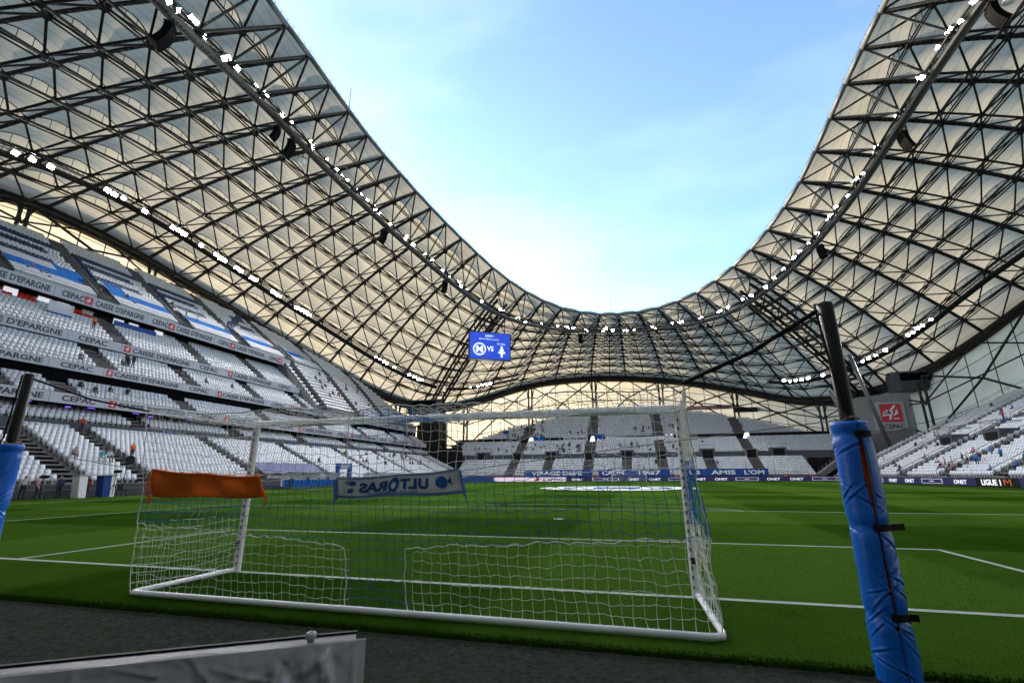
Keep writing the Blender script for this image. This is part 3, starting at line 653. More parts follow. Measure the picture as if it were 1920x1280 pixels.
nodes.build('joint_nodes', 'steel', roof)['kind'] = 'stuff'
for o in list(roof.children):
    if o.name.startswith('tied_arch') and 'kind' in o: del o['kind']
# corner ribs: heavy lattice from the corner piers to the edge
for t in (-40.0, 40.0, -140, 140):
    b = MB()
    for s_ in (-1.3, 1.3):
        b.poly([U(t+s_*(1.2-.5*v), v)-Vector((0,0,1.0)) for v in np.linspace(.12, 1, 14)], .34, 6); b.poly([Lw(t+s_*(1.2-.5*v), v)-Vector((0,0,.4)) for v in np.linspace(.18, 1, 14)], .3, 6)
    for k in range(14):
        v0, v1 = .15+k*.06, .15+(k+1)*.06; b.poly([Lw(t-1.2, v0), U(t+1.2, v1)-Vector((0,0,1))], .16, 4); b.poly([Lw(t+1.2, v0), U(t-1.2, v1)-Vector((0,0,1))], .16, 4); b.poly([Lw(t-1.2, v0), Lw(t+1.2, v1)], .14, 4)
    b.build('corner_truss', 'steel', roof)
# maintenance catwalks
VO = .775
def catwalk(v, t0, t1, drop, m, nm, r):
    n_ = max(2, int((t1-t0)/3.2)); T = [t0+(t1-t0)*k/n_ for k in range(n_+1)]
    for h_ in range(0, n_, 2):
        tt = T[h_:h_+3]; b = MB(); A = [Lw(t, v)-Vector((0,0,drop)) for t in tt]; B = [Lw(t, v+.016)-Vector((0,0,drop)) for t in tt]
        b.poly(A, r, 6); b.poly(B, r*.7, 6); b.poly([p+Vector((0,0,1.3)) for p in A], .05, 4); b.poly([p+Vector((0,0,1.3)) for p in B], .05, 4); b.poly([p+Vector((0,0,.7)) for p in A], .035, 4)
        for k in range(len(A)-1):
            for q in range(6):
                u = q/6; a0, b0 = A[k].lerp(A[k+1], u), B[k].lerp(B[k+1], u); a1, b1 = A[k].lerp(A[k+1], u+1/6), B[k].lerp(B[k+1], u+1/6)
                b.poly([a0, b1], .05, 3, cap=False); b.poly([a0, a0+Vector((0,0,1.3))], .035, 3, cap=False); b.poly([a0+Vector((0,0,1.3)), a1], .03, 3, cap=False)
                f = .06; b.quad(a0.lerp(b0, f), a1.lerp(b1, f), b1.lerp(a1, f), b0.lerp(a0, f))
        b.build(nm, m, roof)
catwalk(VI, -180, 180, .25, 'steel2', 'light_catwalk', .26)
catwalk(VO, -122, -42, .35, 'steel', 'outer_catwalk', .2); catwalk(VO, 28, 112, .35, 'steel', 'outer_catwalk', .2); catwalk(VO, -40, -24, .35, 'steel', 'outer_catwalk', .2)
# aerial masts on the inner edge
for t in (-98, -2.6): 
    p = U(t, 0); b = MB(); b.tube(p, p+Vector((0,0,4.2)), .05, 5); b.build('lightning_rod', 'steel', roof)

# ------------------------------------------------------------------ facade between ring beam and stands
fac = thing('stadium_facade', 'translucent wall membrane with black cross bracing below the roof ring beam', 'facade', (0, 52.5, 0))
ZB = [(-180,12),(-150,11),(-138,13),(-129,20),(-115,31),(-102,37),(-90,37.5),(-78,34),(-64.7,28),(-51,19.5),(-41.9,12),(-33,10.5),(-19,15),(0,18.5),(20,16),(35,11),(44,9.5),(55,12.5),(65,17.5),(75,21),(90,24),(110,22),(138,13),(160,12),(180,12)]
NB = 27
for i in range(NB*3):
    t0, t1 = -180+i*360/(NB*3), -180+(i+1)*360/(NB*3)
    V, UVs = [], []
    for t in (t0, t1):
        w = wrap(t) if t < 180 else 180; x, y = plan(t, 91.2, 96.2, 2.0); zo = np.interp(w, XO, YO)-1.2
        for z in (5.0, zo): V.append((x, y-52.5, z))
    me = bpy.data.meshes.new('wall_panel'); me.from_pydata(V, [], [(0, 2, 3, 1)]); me.update(); uvl = me.uv_layers.new(name='UVMap'); uvl.data.foreach_set('uv', np.array([.5,0,.5,0,.5,1,.5,1], np.float32))
    link('wall_panel', me, 'facade', fac)
def fp(t, z, a=89.4, b=94.4): x, y = plan(t, a, b, 2.0); return Vector((x, y, z))
def zo_(t): return float(np.interp(wrap(t), XO, YO))-.9
def zb_(t): return float(curve(wrap(t), ZB))-1.0
for i in range(NB):
    t0, t1 = -180+i*360/NB, -180+(i+1)*360/NB; tm = (t0+t1)/2
    b = MB()
    for dt in (-.35, .35): b.tube(fp(t0+dt, zb_(t0)-3), fp(t0+dt, zo_(t0)), .28, 6)
    b.tube(fp(t0-.9, zo_(t0)), fp(t0, (zo_(t0)+zb_(t0))/2), .16, 5); b.tube(fp(t0+.9, zo_(t0)), fp(t0, (zo_(t0)+zb_(t0))/2), .16, 5)
    b.build('facade_column', 'steel', fac)
    h0, h1 = zo_(t0)-zb_(t0), zo_(t1)-zb_(t1)
    def br(ta, za, tb, zb2, r): return bar('cross_brace', fp(ta, za), fp(tb, zb2), r*1.35, 'steel', fac)
    mid0, mid1 = zb_(t0)+h0*.55, zb_(t1)+h1*.55; midm = zb_(tm)+(zo_(tm)-zb_(tm))*.55
    br(t0, zb_(t0), tm, midm, .17); br(tm, midm, t1, zb_(t1), .17); br(t0, zo_(t0), tm, midm, .17); br(tm, midm, t1, zo_(t1), .17)
    br(t0, mid0, tm, zo_(tm), .13); br(t1, mid1, tm, zo_(tm), .13); br(t0, mid0, t1, mid1, .12)
    for q in range(1, 5):
        t = t0+(t1-t0)*q/5; bar('mullion', fp(t, zb_(t)-3, 89.9, 94.9), fp(t, zo_(t), 89.9, 94.9), .09, 'steel', fac)
    for lv, rr_ in ((.25, .07), (.78, .07)):
        b = MB(); b.poly([fp(t0+(t1-t0)*q/4, zb_(t0+(t1-t0)*q/4)+lv*(zo_(t0+(t1-t0)*q/4)-zb_(t0+(t1-t0)*q/4)), 89.9, 94.9) for q in range(5)], rr_, 4); b.build('facade_rail', 'steel', fac)
    b = MB(); b.poly([fp(t0+(t1-t0)*q/4, zb_(t0+(t1-t0)*q/4)+.1, 88.6, 93.6) for q in range(5)], .22, 5); b.build('sill_beam', 'steel', fac)

# ------------------------------------------------------------------ floodlights
_fl = MB(); _fl.hexa([(-.36,-.26,-.16),(.36,-.26,-.16),(.36,.26,-.16),(-.36,.26,-.16),(-.27,-.2,.2),(.27,-.2,.2),(.27,.2,.2),(-.27,.2,.2)])
for q0, q1 in (((-.36,-.26),(.36,-.26)), ((.36,-.26),(.36,.26)), ((.36,.26),(-.36,.26)), ((-.36,.26),(-.36,-.26))):
    k0, k1 = 1.1, .94; _fl.hexa([(q0[0]*k1,q0[1]*k1,-.16),(q1[0]*k1,q1[1]*k1,-.16),(q1[0],q1[1],-.16),(q0[0],q0[1],-.16),(q0[0]*k1*k0,q0[1]*k1*k0,-.46),(q1[0]*k1*k0,q1[1]*k1*k0,-.46),(q1[0]*k0,q1[1]*k0,-.46),(q0[0]*k0,q0[1]*k0,-.46)])   # hood added to keep lamp spill off the upper tier
_fl.box(-.42, -.38, -.03, .03, -.1, .34); _fl.box(.38, .42, -.03, .03, -.1, .34); _fl.box(-.42, .42, -.03, .03, .34, .38)
FLM = bpy.data.meshes.new('housing'); FLM.from_pydata(_fl.v, [], _fl.f); FLM.materials.append(M['lampcase'])
_ln = MB(); V = [(0,0,-.2)]+[(.31*math.copysign(abs(math.cos(a))**.6, math.cos(a)), .22*math.copysign(abs(math.sin(a))**.6, math.sin(a)), -.175) for a in np.linspace(0, 2*math.pi, 13)[:-1]]; _ln.add(V, [(0, 1+(k+1) % 12, 1+k) for k in range(12)])
LNM = bpy.data.meshes.new('lens'); LNM.from_pydata(_ln.v, [], _ln.f); LNM.materials.append(M['lamp'])
def floodlight(p, aim, label, group, sc=1.05):
    r = bpy.data.objects.new('floodlight', None); COL.objects.link(r); r.empty_display_size = .2
    r.matrix_world = Matrix.Translation(p) @ (Vector(p)-Vector(aim)).to_track_quat('Z', 'Y').to_matrix().to_4x4() @ Matrix.Scale(sc, 4)
    a_ = math.degrees(math.atan2(p[0], p[1]-EC)); wh = 'far stand' if abs(a_) < 38 else ('near stand' if abs(a_) > 125 else ('tiered stand' if a_ < 0 else 'single-rake stand'))
    tag(r, label+' above the '+wh, 'floodlight', group+' above the '+wh)
    for nm, me in (('housing', FLM), ('lens', LNM)):
        o = bpy.data.objects.new(nm, me); COL.objects.link(o); o.parent = r
A1 = 'lit white floodlight mounted on the inner roof catwalk'; A2 = 'lit white floodlight in the lamp row near the outer roof beam'
for i in range(NI):
    fs = random.choice(((.2, .3, .62), (.25, .55, .66), (.3, .7), (.15, .5, .6, .85), (.4, .5)))
    for f in fs:
        p = Lw(ti(i+f), VI-.012)+Vector((0,0,-.25+random.uniform(0,.9)))
        floodlight(p, (random.uniform(-15, 15), 52+random.uniform(-30, 30), 0), A1, 'floodlights on the inner catwalk', random.uniform(.7, 1.1))
OUT2 = [-107,-105.6,-104,-98.5,-97.6,-96.6,-94,-90.5,-89.6,-88.8,-86.5,-84.3,-83.5,-82.9,-81,-80.3,-78.6,-78,-75,-74.4,-73.8,-70.6,-69.8,-69.1,-68.4,-55.2,-54.4,-53.6,-52.9,-51.4,-48.2,-47.2,-46.4,-45.6,-35,-33.4,-32.4,-31.5,-30.6,31,32,33,34,35,37.4,43.6,44.6,45.6,47,50.4,51,51.8,52.4,53.6]
for t in OUT2: floodlight(Lw(t, VO-.008)+Vector((0,0,-.45+random.uniform(0,.3))), (random.uniform(-10, 10), 52+random.uniform(-20, 20), 0), A2, 'floodlights in the outer roof row', random.uniform(1.05, 1.35) if t < -66 else random.uniform(.85, 1.1))

# ------------------------------------------------------------------ loudspeakers and camera domes hung from the catwalk
def speaker(t, sc, label):
    p = Lw(t, VI+.015)+Vector((0,0,-1.0)); r = thing('loudspeaker_array', label, 'loudspeaker', p, 'loudspeaker arrays under the roof catwalk')
    inw = (Vector((0, EC, 0))-Vector((p.x, p.y, 0))).normalized(); sd_ = Vector((-inw.y, inw.x, 0)); a = 0.0; c = Vector(p)
    for k in range(9):
        a = -.1+k*.10; f = inw*math.cos(a)-Vector((0,0,1))*math.sin(a); dn = -Vector((0,0,1))*math.cos(a)-inw*math.sin(a); c = c+dn*.34*sc
        b = MB(); b.obox(c, sd_*.8*sc, f*.38*sc, dn*.165*sc); b.build('speaker_box', 'soot', r)
    b = MB(); b.obox(Vector(p)+Vector((0,0,.1)), sd_*.7*sc, inw*.5*sc, Vector((0,0,.08))); b.tube(Vector(p)+sd_*.5, Vector(p)+sd_*.5+Vector((0,0,1.3)), .04, 4); b.tube(Vector(p)-sd_*.5, Vector(p)-sd_*.5+Vector((0,0,1.3)), .04, 4); b.build('hanging_frame', 'black', r)
for t, sc, lab in ((-119, .95, 'large curved black loudspeaker array above the near end of the tiered stand'), (-97.5, .9, 'black loudspeaker array hanging close beside a smaller one over the tiered stand'), (-100.5, .7, 'smaller black loudspeaker array of a close pair over the tiered stand'), (-74, .85, 'single black loudspeaker array over the middle of the tiered stand'), (-56, .8, 'black loudspeaker array on the catwalk just before the scoreboard'),
        (-13, .75, 'small black loudspeaker array hanging over the far stand'), (57, .8, 'black loudspeaker array above the signed corner pier'), (77, .9, 'black loudspeaker array over the single-rake stand'), (94, .9, 'black loudspeaker array beside a globe lamp over the single-rake stand')): speaker(t, sc, lab)
for t in (-93.5, 94.5):
    p = Lw(t, VI+.04)-Vector((0,0,1.0)); r = thing('dome_lamp', 'white globe lamp hanging from a roof strut over the %s stand' % ('tiered' if t < 0 else 'single-rake'), 'lamp', p, 'globe lamps under the roof')
    b = MB(); n_ = 10; V = [p+Vector((.6*math.sin(a)*math.cos(q), .6*math.sin(a)*math.sin(q), -.6*math.cos(a))) for a in np.linspace(.02, 2.6, 8) for q in np.linspace(0, 2*math.pi, 11)[:-1]]
    b.add(V, [(i*10+k, i*10+(k+1) % 10, (i+1)*10+(k+1) % 10, (i+1)*10+k) for i in range(7) for k in range(10)]); b.build('globe', 'white', r, True)
    b = MB(); b.tube(p+Vector((0,0,.5)), p+Vector((0,0,1.8)), .07, 5); b.tube(p+Vector((-.6,-.6,.9)), p+Vector((.6,.6,.9)), .05, 4); b.build('hanger', 'steel', r)

# ------------------------------------------------------------------ corner piers, sign, inclined tubes, technical cabins
pr = thing('corner_pier', 'pale concrete pier carrying a red and white bank sign', 'pier', (58, 121, 0))
b = MB(); b.hexa([(52.2,119.2,0),(63.2,119.2,0),(64.5,126,0),(53,126,0),(52.6,119.2,18.6),(63.4,119.2,19.6),(64.5,126,19.6),(53,126,18.6)]); b.build('pier_body', 'concL', pr)
b = MB(); b.hexa([(51.8,118.7,0),(61.5,118.7,0),(61.5,119.15,0),(51.8,119.15,0),(51.8,118.7,9.6),(61.5,118.7,11.4),(61.5,119.15,11.4),(51.8,119.15,9.6)]); b.build('base_wall', 'stairs', pr)
sg = thing('bank_sign', 'white panel with red square emblem and CEPAC below on the corner pier', 'sign', (58.4, 119.1, 11))
b = MB(); b.box(55.2, 61.6, 118.95, 119.15, 10.9, 17.3); b.build('panel', 'whitesheet', sg)
b = MB(); b.box(56.7, 60.9, 118.88, 118.94, 12.75, 16.8); b.build('red_square', 'redlogo', sg)
b = MB()
for c, ux, uz in (((58.9,118.84,15.5),(.85,0,.95),(-.16,0,.14)), ((58.3,118.84,14.6),(.35,0,-.9),(.17,0,.07)), ((57.9,118.84,14.9),(.75,0,.12),(-.02,0,.13)), ((57.9,118.835,14.3),(.7,0,.05),(0,0,.13)), ((59.7,118.84,14.55),(.45,0,.3),(-.08,0,.13)), ((59.6,118.84,13.5),(.6,0,0),(0,0,.12)), ((58.7,118.835,14.2),(.42,0,.95),(-.14,0,.06)), ((59.8,118.835,15.0),(.2,0,.5),(-.14,0,.05)), ((57.25,118.84,14.6),(.14,0,.6),(.14,0,0))):
    b.obox(c, ux, (0,.02,0), uz)
b.build('emblem', 'whitetext', sg); text('CEPAC', (56.9, 118.93, 11.3), (1,0,0), (0,0,1), 4.1, .95, 'ink', sg)
pl = thing('corner_pier', 'dark concrete pier and stair tower between left and far stands', 'pier', (-56, 124, 0))
b = MB(); b.hexa([(-60,121.5,0),(-54.5,122.5,0),(-54.5,130,0),(-62,130,0),(-60,121.5,20),(-55,122.5,20),(-55,130,20),(-62,130,20)]); b.build('pier_body', 'steel3', pl)
for i in range(4):
    b = MB(); b.box(-54+.6*i, -52.6+.6*i, 119.6, 121.4, 2.2*i, 2.2*i+.25); b.build('landing', 'conc', pl)
for x0, x1, y0, z0, nm in ((60.5, 68.5, 118, 21.2, 'right'), (-64.5, -53.5, 121, 20.6, 'left')):
    cb = thing('technical_cabin', 'dark grey cabin with glazed front hung under the roof at the %s corner' % ('signed pier' if nm == 'right' else 'scoreboard'), 'cabin', ((x0+x1)/2, y0, z0))
    b = MB(); b.hexa([(x0+1.2,y0,z0-1.6),(x1-1.2,y0,z0-1.6),(x1,y0+4,z0-1.6),(x0,y0+4,z0-1.6),(x0,y0-1.2,z0+2.6),(x1,y0-1.2,z0+2.6),(x1,y0+4,z0+3.2),(x0,y0+4,z0+3.2)]); b.build('cabin_body', 'wallgrey', cb)
    b = MB(); b.hexa([(x0+.9,y0-.72,z0+.6),(x1-.9,y0-.72,z0+.6),(x1-.9,y0-.5,z0+.6),(x0+.9,y0-.5,z0+.6),(x0+.7,y0-1.22,z0+2.2),(x1-.7,y0-1.22,z0+2.2),(x1-.7,y0-1.0,z0+2.2),(x0+.7,y0-1.0,z0+2.2)]); b.build('window_band', 'glassd', cb)
for a, c, r_, lab in (((50.2,112,27.4),(54.6,112.4,6),.42,'thick grey steel prop leaning in front of the signed pier'), ((47,118,20.5),(51.5,119.5,7),.3,'thinner grey steel prop behind the padded pole'), ((-51,119,20),(-51.8,121.8,8),.45,'dark steel prop beside the left corner pier'), ((-56.5,119,21),(-51.5,121.8,8),.35,'dark leaning steel prop crossing the left corner pier')):
    p_ = thing('steel_prop', lab, 'prop', c); b = MB(); b.tube(c, a, r_, 10); b.build('tube', 'steel2' if a[0] > 0 else 'steel', p_, True)
    b = MB(); b.obox(c, (r_*1.6,0,0), (0,r_*1.6,0), (0,0,.15)); b.build('base_plate', 'steel2' if a[0] > 0 else 'steel', p_)

# ------------------------------------------------------------------ scoreboard
sc0, sc1 = Vector((-38.3,104.5,0)), Vector((-28.9,110.2,0)); xd = (sc1-sc0).normalized(); nrm = Vector((xd.y,-xd.x,0)); W = (sc1-sc0).length; z0, z1 = 31.0, 38.2
sb = thing('scoreboard', 'bright blue video scoreboard showing two club crests and VS', 'scoreboard', (sc0+sc1)/2+Vector((0,0,z0)))
def onsc(u, v, o=0): return sc0+xd*(u*W)+Vector((0,0,z0+v*(z1-z0)))+nrm*o
b = MB(); c_ = onsc(.5,.5,-.5); b.obox(c_, xd*(W/2+.2), nrm*.48, Vector((0,0,(z1-z0)/2+.2))); b.build('screen_case', 'black', sb)
b = MB(); b.quad(onsc(0,0,.02), onsc(1,0,.02), onsc(1,1,.02), onsc(0,1,.02)); b.build('screen', 'screen', sb)
b = MB()
for u in (.12, .88): b.tube(onsc(u,1,-.5), onsc(u,1,-.5)+Vector((0,0,7.5)), .12, 6)
b.build('hanger', 'steel', sb)
text('LIGUE 1', onsc(.38,.84,.04), xd, (0,0,1), W*.2, .55, 'screentext', sb); text('2025-26 20ème journée', onsc(.22,.71,.04), xd, (0,0,1), W*.5, .5, 'screentext', sb, bold=0)
text('VS', onsc(.425,.3,.04), xd, (0,0,1), W*.16, 1.35, 'screentext', sb); text('FC Metz', onsc(.68,.56,.04), xd, (0,0,1), W*.2, .5, 'screentext', sb, bold=0)
b = MB(); cc = onsc(.24,.36,.04)
for ri, ro in ((1.5, 1.75), (1.22, 1.32)):
    for k in range(28):
        t0, t1 = 2*math.pi*k/28, 2*math.pi*(k+1)/28; b.quad(*[cc+xd*(r_*math.cos(t))+Vector((0,0,r_*math.sin(t))) for r_, t in ((ri,t0),(ro,t0),(ro,t1),(ri,t1))])
b.build('round_crest', 'screentext', sb); text('M', onsc(.24,.36,.05)-xd*.85-Vector((0,0,.85)), xd, (0,0,1), 1.7, 1.7, 'screentext', sb, bold=.03)
b = MB(); cc = onsc(.79,.3,.05)
for cx_, cz_, w_, h_ in ((0,0,.28,1.5),(0,.45,.6,.2),(0,-.25,.95,.24)): b.obox(cc+xd*cx_+Vector((0,0,cz_)), xd*w_, nrm*.01, Vector((0,0,h_)))
b.build('cross_crest', 'screentext', sb)

# ------------------------------------------------------------------ perimeter boards
fb = thing('advertising_board', 'low dark blue LED advertising board with white ONET words along the far goal line', 'advertising board', (0, 109.4, 0))
segs = [(-45,-33,'blueban',''),(-33,-24.5,'ledpink',''),(-24.5,-14.8,'ledpink','CEPAC'),(-14.8,-9.5,'navy','ONET'),(-9.5,-1.5,'navy','box'),(-1.5,8,'navy','ONET ONET'),(8,13,'navy','box'),(13,22,'navy','ONET  ONET'),(22,28,'navy','box'),(28,37,'navy','ONET  ONET'),(37,43,'navy','box')]
def board_seg(parent, P, m, word, L, txd):
    """P(u, z, off) maps a run of length L on the board face to the world"""
    b = MB(); b.quad(P(.03,.06,0), P(L-.03,.06,0), P(L-.03,1.0,0), P(.03,1.0,0)); b.quad(P(.03,1.0,0), P(L-.03,1.0,0), P(L-.03,1.0,-.25), P(.03,1.0,-.25)); b.quad(P(.03,.06,-.25), P(.03,1.0,-.25), P(L-.03,1.0,-.25), P(L-.03,.06,-.25))
    pn = b.build('panel', m, parent)
    if word == 'box':
        b = MB()
        for u0, u1, q0, q1 in ((.12,.88,.22,.26),(.12,.88,.78,.82),(.12,.135,.22,.82),(.865,.88,.22,.82)): b.quad(P(L*u0,q0,.012), P(L*u1,q0,.012), P(L*u1,q1,.012), P(L*u0,q1,.012))
        b.build('outline', 'ledwhite', pn); b = MB(); b.quad(P(L*.42,.46,.012), P(L*.58,.46,.012), P(L*.58,.56,.012), P(L*.42,.56,.012)); b.build('small_print', 'ledpink', pn)
    elif word == 'CEPAC':
        text(word, P(L*.42,.22,.014), txd, (0,0,1), L*.5, .58, 'ink', pn); b = MB(); b.quad(P(L*.2,.16,.012), P(L*.3,.16,.012), P(L*.34,.86,.012), P(L*.24,.86,.012)); b.build('logo_mark', 'redlogo', pn)
    elif word:
        ws = word.split(); n_ = len(ws)
        for k, w_ in enumerate(ws):
            wd = min(2.6, L*.8/n_); u = L*(k+.5)/n_-wd/2; text(w_, P(u,.24,.014), txd, (0,0,1), wd, .5, 'ledwhite', pn)
            if w_ == 'ONET': b = MB(); b.quad(P(u+.1,.78,.013), P(u+.75,.82,.013), P(u+.75,.88,.013), P(u+.1,.84,.013)); b.build('logo_mark', 'redlogo', pn)
for a, c, m_, w_ in segs: board_seg(fb, (lambda a_: (lambda u, z, o: (a_+u, 109.4-o, z)))(a), m_, w_, c-a, (1,0,0))
rb = thing('advertising_board', 'low dark blue LED advertising board along the right touchline stand', 'advertising board', (41.4, 80, 0))
y = 108.0; pat = [('navy','box',6),('navy','ONET ONET',9),('navy','box',7),('navy','ONET ONET',10),('navy','box',6.5),('navy','ONET',6),('black','LIGUE1 M',7),('navy','ONET',6),('navy','box',6),('navy','ONET ONET',9),('navy','box',6)]
for m_, w_, L in pat:
    P = (lambda y_: (lambda u, z, o: (41.4-o, y_-u, z)))(y)
    if w_ == 'LIGUE1 M':
        board_seg(rb, P, m_, '', L, (0,-1,0)); pn = rb.children[-1]; text('LIGUE 1', P(1.0,.18,.014), (0,-1,0), (0,0,1), 3.2, .66, 'ledwhite', pn, bold=.03); text('M', P(4.7,.18,.014), (0,-1,0), (0,0,1), 1.1, .68, 'c_orange', pn, bold=-.01)
    else: board_seg(rb, P, m_, w_, L, (0,-1,0))
    y -= L

# ------------------------------------------------------------------ banners in the far stand
def banner(x0, x1, y_, za, zb, words, m, tm, label, sag=0, tz=.2):
    r = thing('banner', label, 'banner', ((x0+x1)/2, y_, za)); b = MB(); n_ = 16
    for k in range(n_):
        u0, u1 = k/n_, (k+1)/n_; w = lambda u: .05*math.sin(u*40)-0; zz = lambda u: -sag*4*u*(1-u)
        b.quad((x0+(x1-x0)*u0, y_+w(u0), za+zz(u0)), (x0+(x1-x0)*u1, y_+w(u1), za+zz(u1)), (x0+(x1-x0)*u1, y_+w(u1), zb+zz(u1)), (x0+(x1-x0)*u0, y_+w(u0), zb+zz(u0)))
    b.build('cloth', m, r)
    for w_, u0, u1 in words: text(w_, (x0+(x1-x0)*u0, y_-.12, za+(zb-za)*tz), (1,0,0), (0,0,1), (x1-x0)*(u1-u0), (zb-za)*(1-2*tz), tm, r, bold=.035)
banner(-25.5, -8.9, 111.6, 1.15, 2.75, [('VIRAGE DEPE', .1, .86)], 'blueban', 'whitetext', 'blue banner with white words VIRAGE DEPE hung on the far stand front')
banner(-7.2, 9.2, 111.6, 1.15, 2.75, [('CADM', .05, .36), ('1987', .56, .88)], 'blueban', 'whitetext', 'blue banner with CADM 1987 in white on the far stand front')
banner(12.2, 30.0, 111.6, 1.15, 2.75, [('UB', .07, .2), ('AMIS', .33, .62), ("L'OM", .72, .95)], 'blueban', 'whitetext', "blue banner ending in AMIS L'OM on the far stand front")
banner(17.5, 30, 143.6, 20.1, 21.3, [('PUISSANT', .02, .68), ('1994', .72, .98)], 'c_grey', 'c_pink', 'dark banner with pale words PUISSANT 1994 along the top of the far stand')
banner(30.2, 37, 140.8, 18.6, 20.0, [], 'black', 'whitetext', 'black banner with white scrawl at the end of the top row')
banner(-18.6, -11.6, 131.7, 10.9, 12.3, [("DODGER'S", .05, .95)], 'c_white', 'ink', "pale banner with black word DODGER'S on the middle walkway")
banner(-6.5, 12, 131.6, 11.0, 12.1, [], 'c_white', 'ink', 'long plain white banner sagging along the middle walkway', sag=.35)
banner(-9.6, -6.9, 131.55, 11.4, 12.7, [], 'blueban', 'ink', 'small plain blue flag on the middle walkway beside the long white banner')
banner(-27.5, -24.2, 131.6, 11.1, 12.5, [], 'azure', 'ink', 'small bright blue flag on the middle walkway near the left aisle')
banner(-37.5, -36.0, 134.5, 13.9, 14.9, [], 'azure', 'ink', 'small bright blue flag held among seats high in the far stand')
banner(12.8, 18.2, 131.6, 11.2, 12.0, [], 'c_grey', 'ink', 'grey banner on the middle walkway next to the long white one')

# ------------------------------------------------------------------ centre circle cover and far goal
cc = thing('centre_circle_cover', 'round white cloth with blue crest pattern covering the centre circle', 'cloth', (0, 52.5, .02))
b = MB(); n_ = 64
def ring_(b_, ri, ro, z):
    for k in range(n_):
        t0, t1 = 2*math.pi*k/n_, 2*math.pi*(k+1)/n_; b_.quad(*[(r_*math.cos(t), 52.5+r_*math.sin(t), z) for r_, t in ((ri,t0),(ro,t0),(ro,t1),(ri,t1))])
ring_(b, .01, 9.15, .03); b.build('cloth', 'white', cc); b = MB(); ring_(b, 5.6, 6.4, .04); ring_(b, 2.2, 2.7, .04); b.build('ring_print', 'azure', cc)
text('M', (-2.6, 49.9, .045), (1,0,0), (0,1,0), 5.2, 5.2, 'azure', cc, bold=.03)
def far_goal():
    r = thing('goal', 'small distant white goal on the far goal line', 'goal', (0, 105, 0))
    for x in (-3.72, 3.72):
        b = MB(); b.tube((x,105,0), (x,105,2.5), .06, 8); b.build('post', 'white', r)
    b = MB(); b.tube((-3.78,105,2.5), (3.78,105,2.5), .06, 8); b.build('crossbar', 'white', r)
    b = MB()
    for x in np.arange(-3.7, 3.75, .3): b.poly([(x,105,2.5),(x,106.8,2.3),(x,106.9,0)], .008, 3, cap=False)
    for z in np.arange(.2, 2.4, .3): b.poly([(-3.7,105,z),(-3.7,106.85,z),(3.7,106.85,z),(3.7,105,z)], .008, 3, cap=False)
    b.build('net', 'netw', r)
far_goal()

# ------------------------------------------------------------------ near goal with its net
goal = thing('goal', 'full-size white goal with blue and white net close by', 'goal', (0, 0, 0))
for x in (-3.72, 3.72):
    b = MB(); b.poly([(x,0,0),(x,0,2.44)], .062, 20); p_ = b.build('post', 'white', goal, False); 
    b = MB(); b.box(x-.035, x+.035, -.075, -.064, .42, .5); b.build('maker_sticker', 'ink', p_)
    b = MB()
    for z in np.arange(.12, 2.4, .115): b.box(x-.012+.03*math.copysign(1, -x), x+.012+.03*math.copysign(1, -x), -.075, -.058, z, z+.045)
    b.build('net_track', 'c_grey', p_)
b = MB(); b.poly([(-3.785,0,2.5),(3.785,0,2.5)], .062, 20); b.build('crossbar', 'white', goal)
XB, YB = 3.82, -1.74
b = MB(); b.poly([(-3.73,-.06,.045),(-XB+.02,YB+.16,.045),(-XB+.03,YB+.04,.045),(-XB+.14,YB,.045),(XB-.14,YB-.04,.045),(XB-.03,YB+.02,.045),(XB-.02,YB+.14,.045),(3.73,-.06,.045)], .036, 12); b.build('ground_frame', 'white', goal, True)
NSP = .118
def band(x, z):
    """colour rule of the net: a blue cross between four white quarters"""
    lo = .74+.2*abs(x)/3.8; hi = 1.54+.1*abs(x)/3.8
    return 'netb' if (lo < z < hi or (-.42 < x < .38)) else 'netw'
def back(x, z):
    k = z/2.5; sagz = 0; y = YB-.26*k**1.0-.05*math.sin(math.pi*min(1, max(0, k)))*math.cos(x*.4)
    x = x*(1-.045*max(0, min(1, k))) if x > 0 else x
    return Vector((x+.012*math.sin(z*9+x*3), y+.02*math.sin(x*2.3+z*3), z+.012*math.sin(x*5.3+z*11)+.012*math.sin(x*26.6)))
def top_rear(x): return 2.5-.1*math.sin(math.pi*(x+3.8)/7.6)+.03*math.sin(x*3.1)
NW, NBL = MB(), MB()
def seg(a, b_, m): (NW if m == 'netw' else NBL).poly([a, b_], .0029 if m == 'netw' else .003, 4, cap=False)
nx, nzv = int(7.64/NSP), 21
G = [[None]*(nzv+1) for _ in range(nx+1)]
for i in range(nx+1):
    x = -3.8+7.6*i/nx
    for j in range(nzv+1):
        z = .05+(top_rear(x)-.05)*j/nzv; G[i][j] = back(x, z)+Vector((random.gauss(0,.006), 0, random.gauss(0,.007)))
for i in range(nx+1):
    for j in range(nzv+1):
        x = -3.8+7.6*i/nx; p = G[i][j]; m_ = band(x, p.z)
        if j < nzv: seg(p, G[i][j+1], band(x, (p.z+G[i][j+1].z)/2))
        if i < nx: q = G[i+1][j]; mid = (p+q)/2+Vector((0,0,random.choice((-1,1))*.009)); seg(p, mid, m_); seg(mid, q, m_)
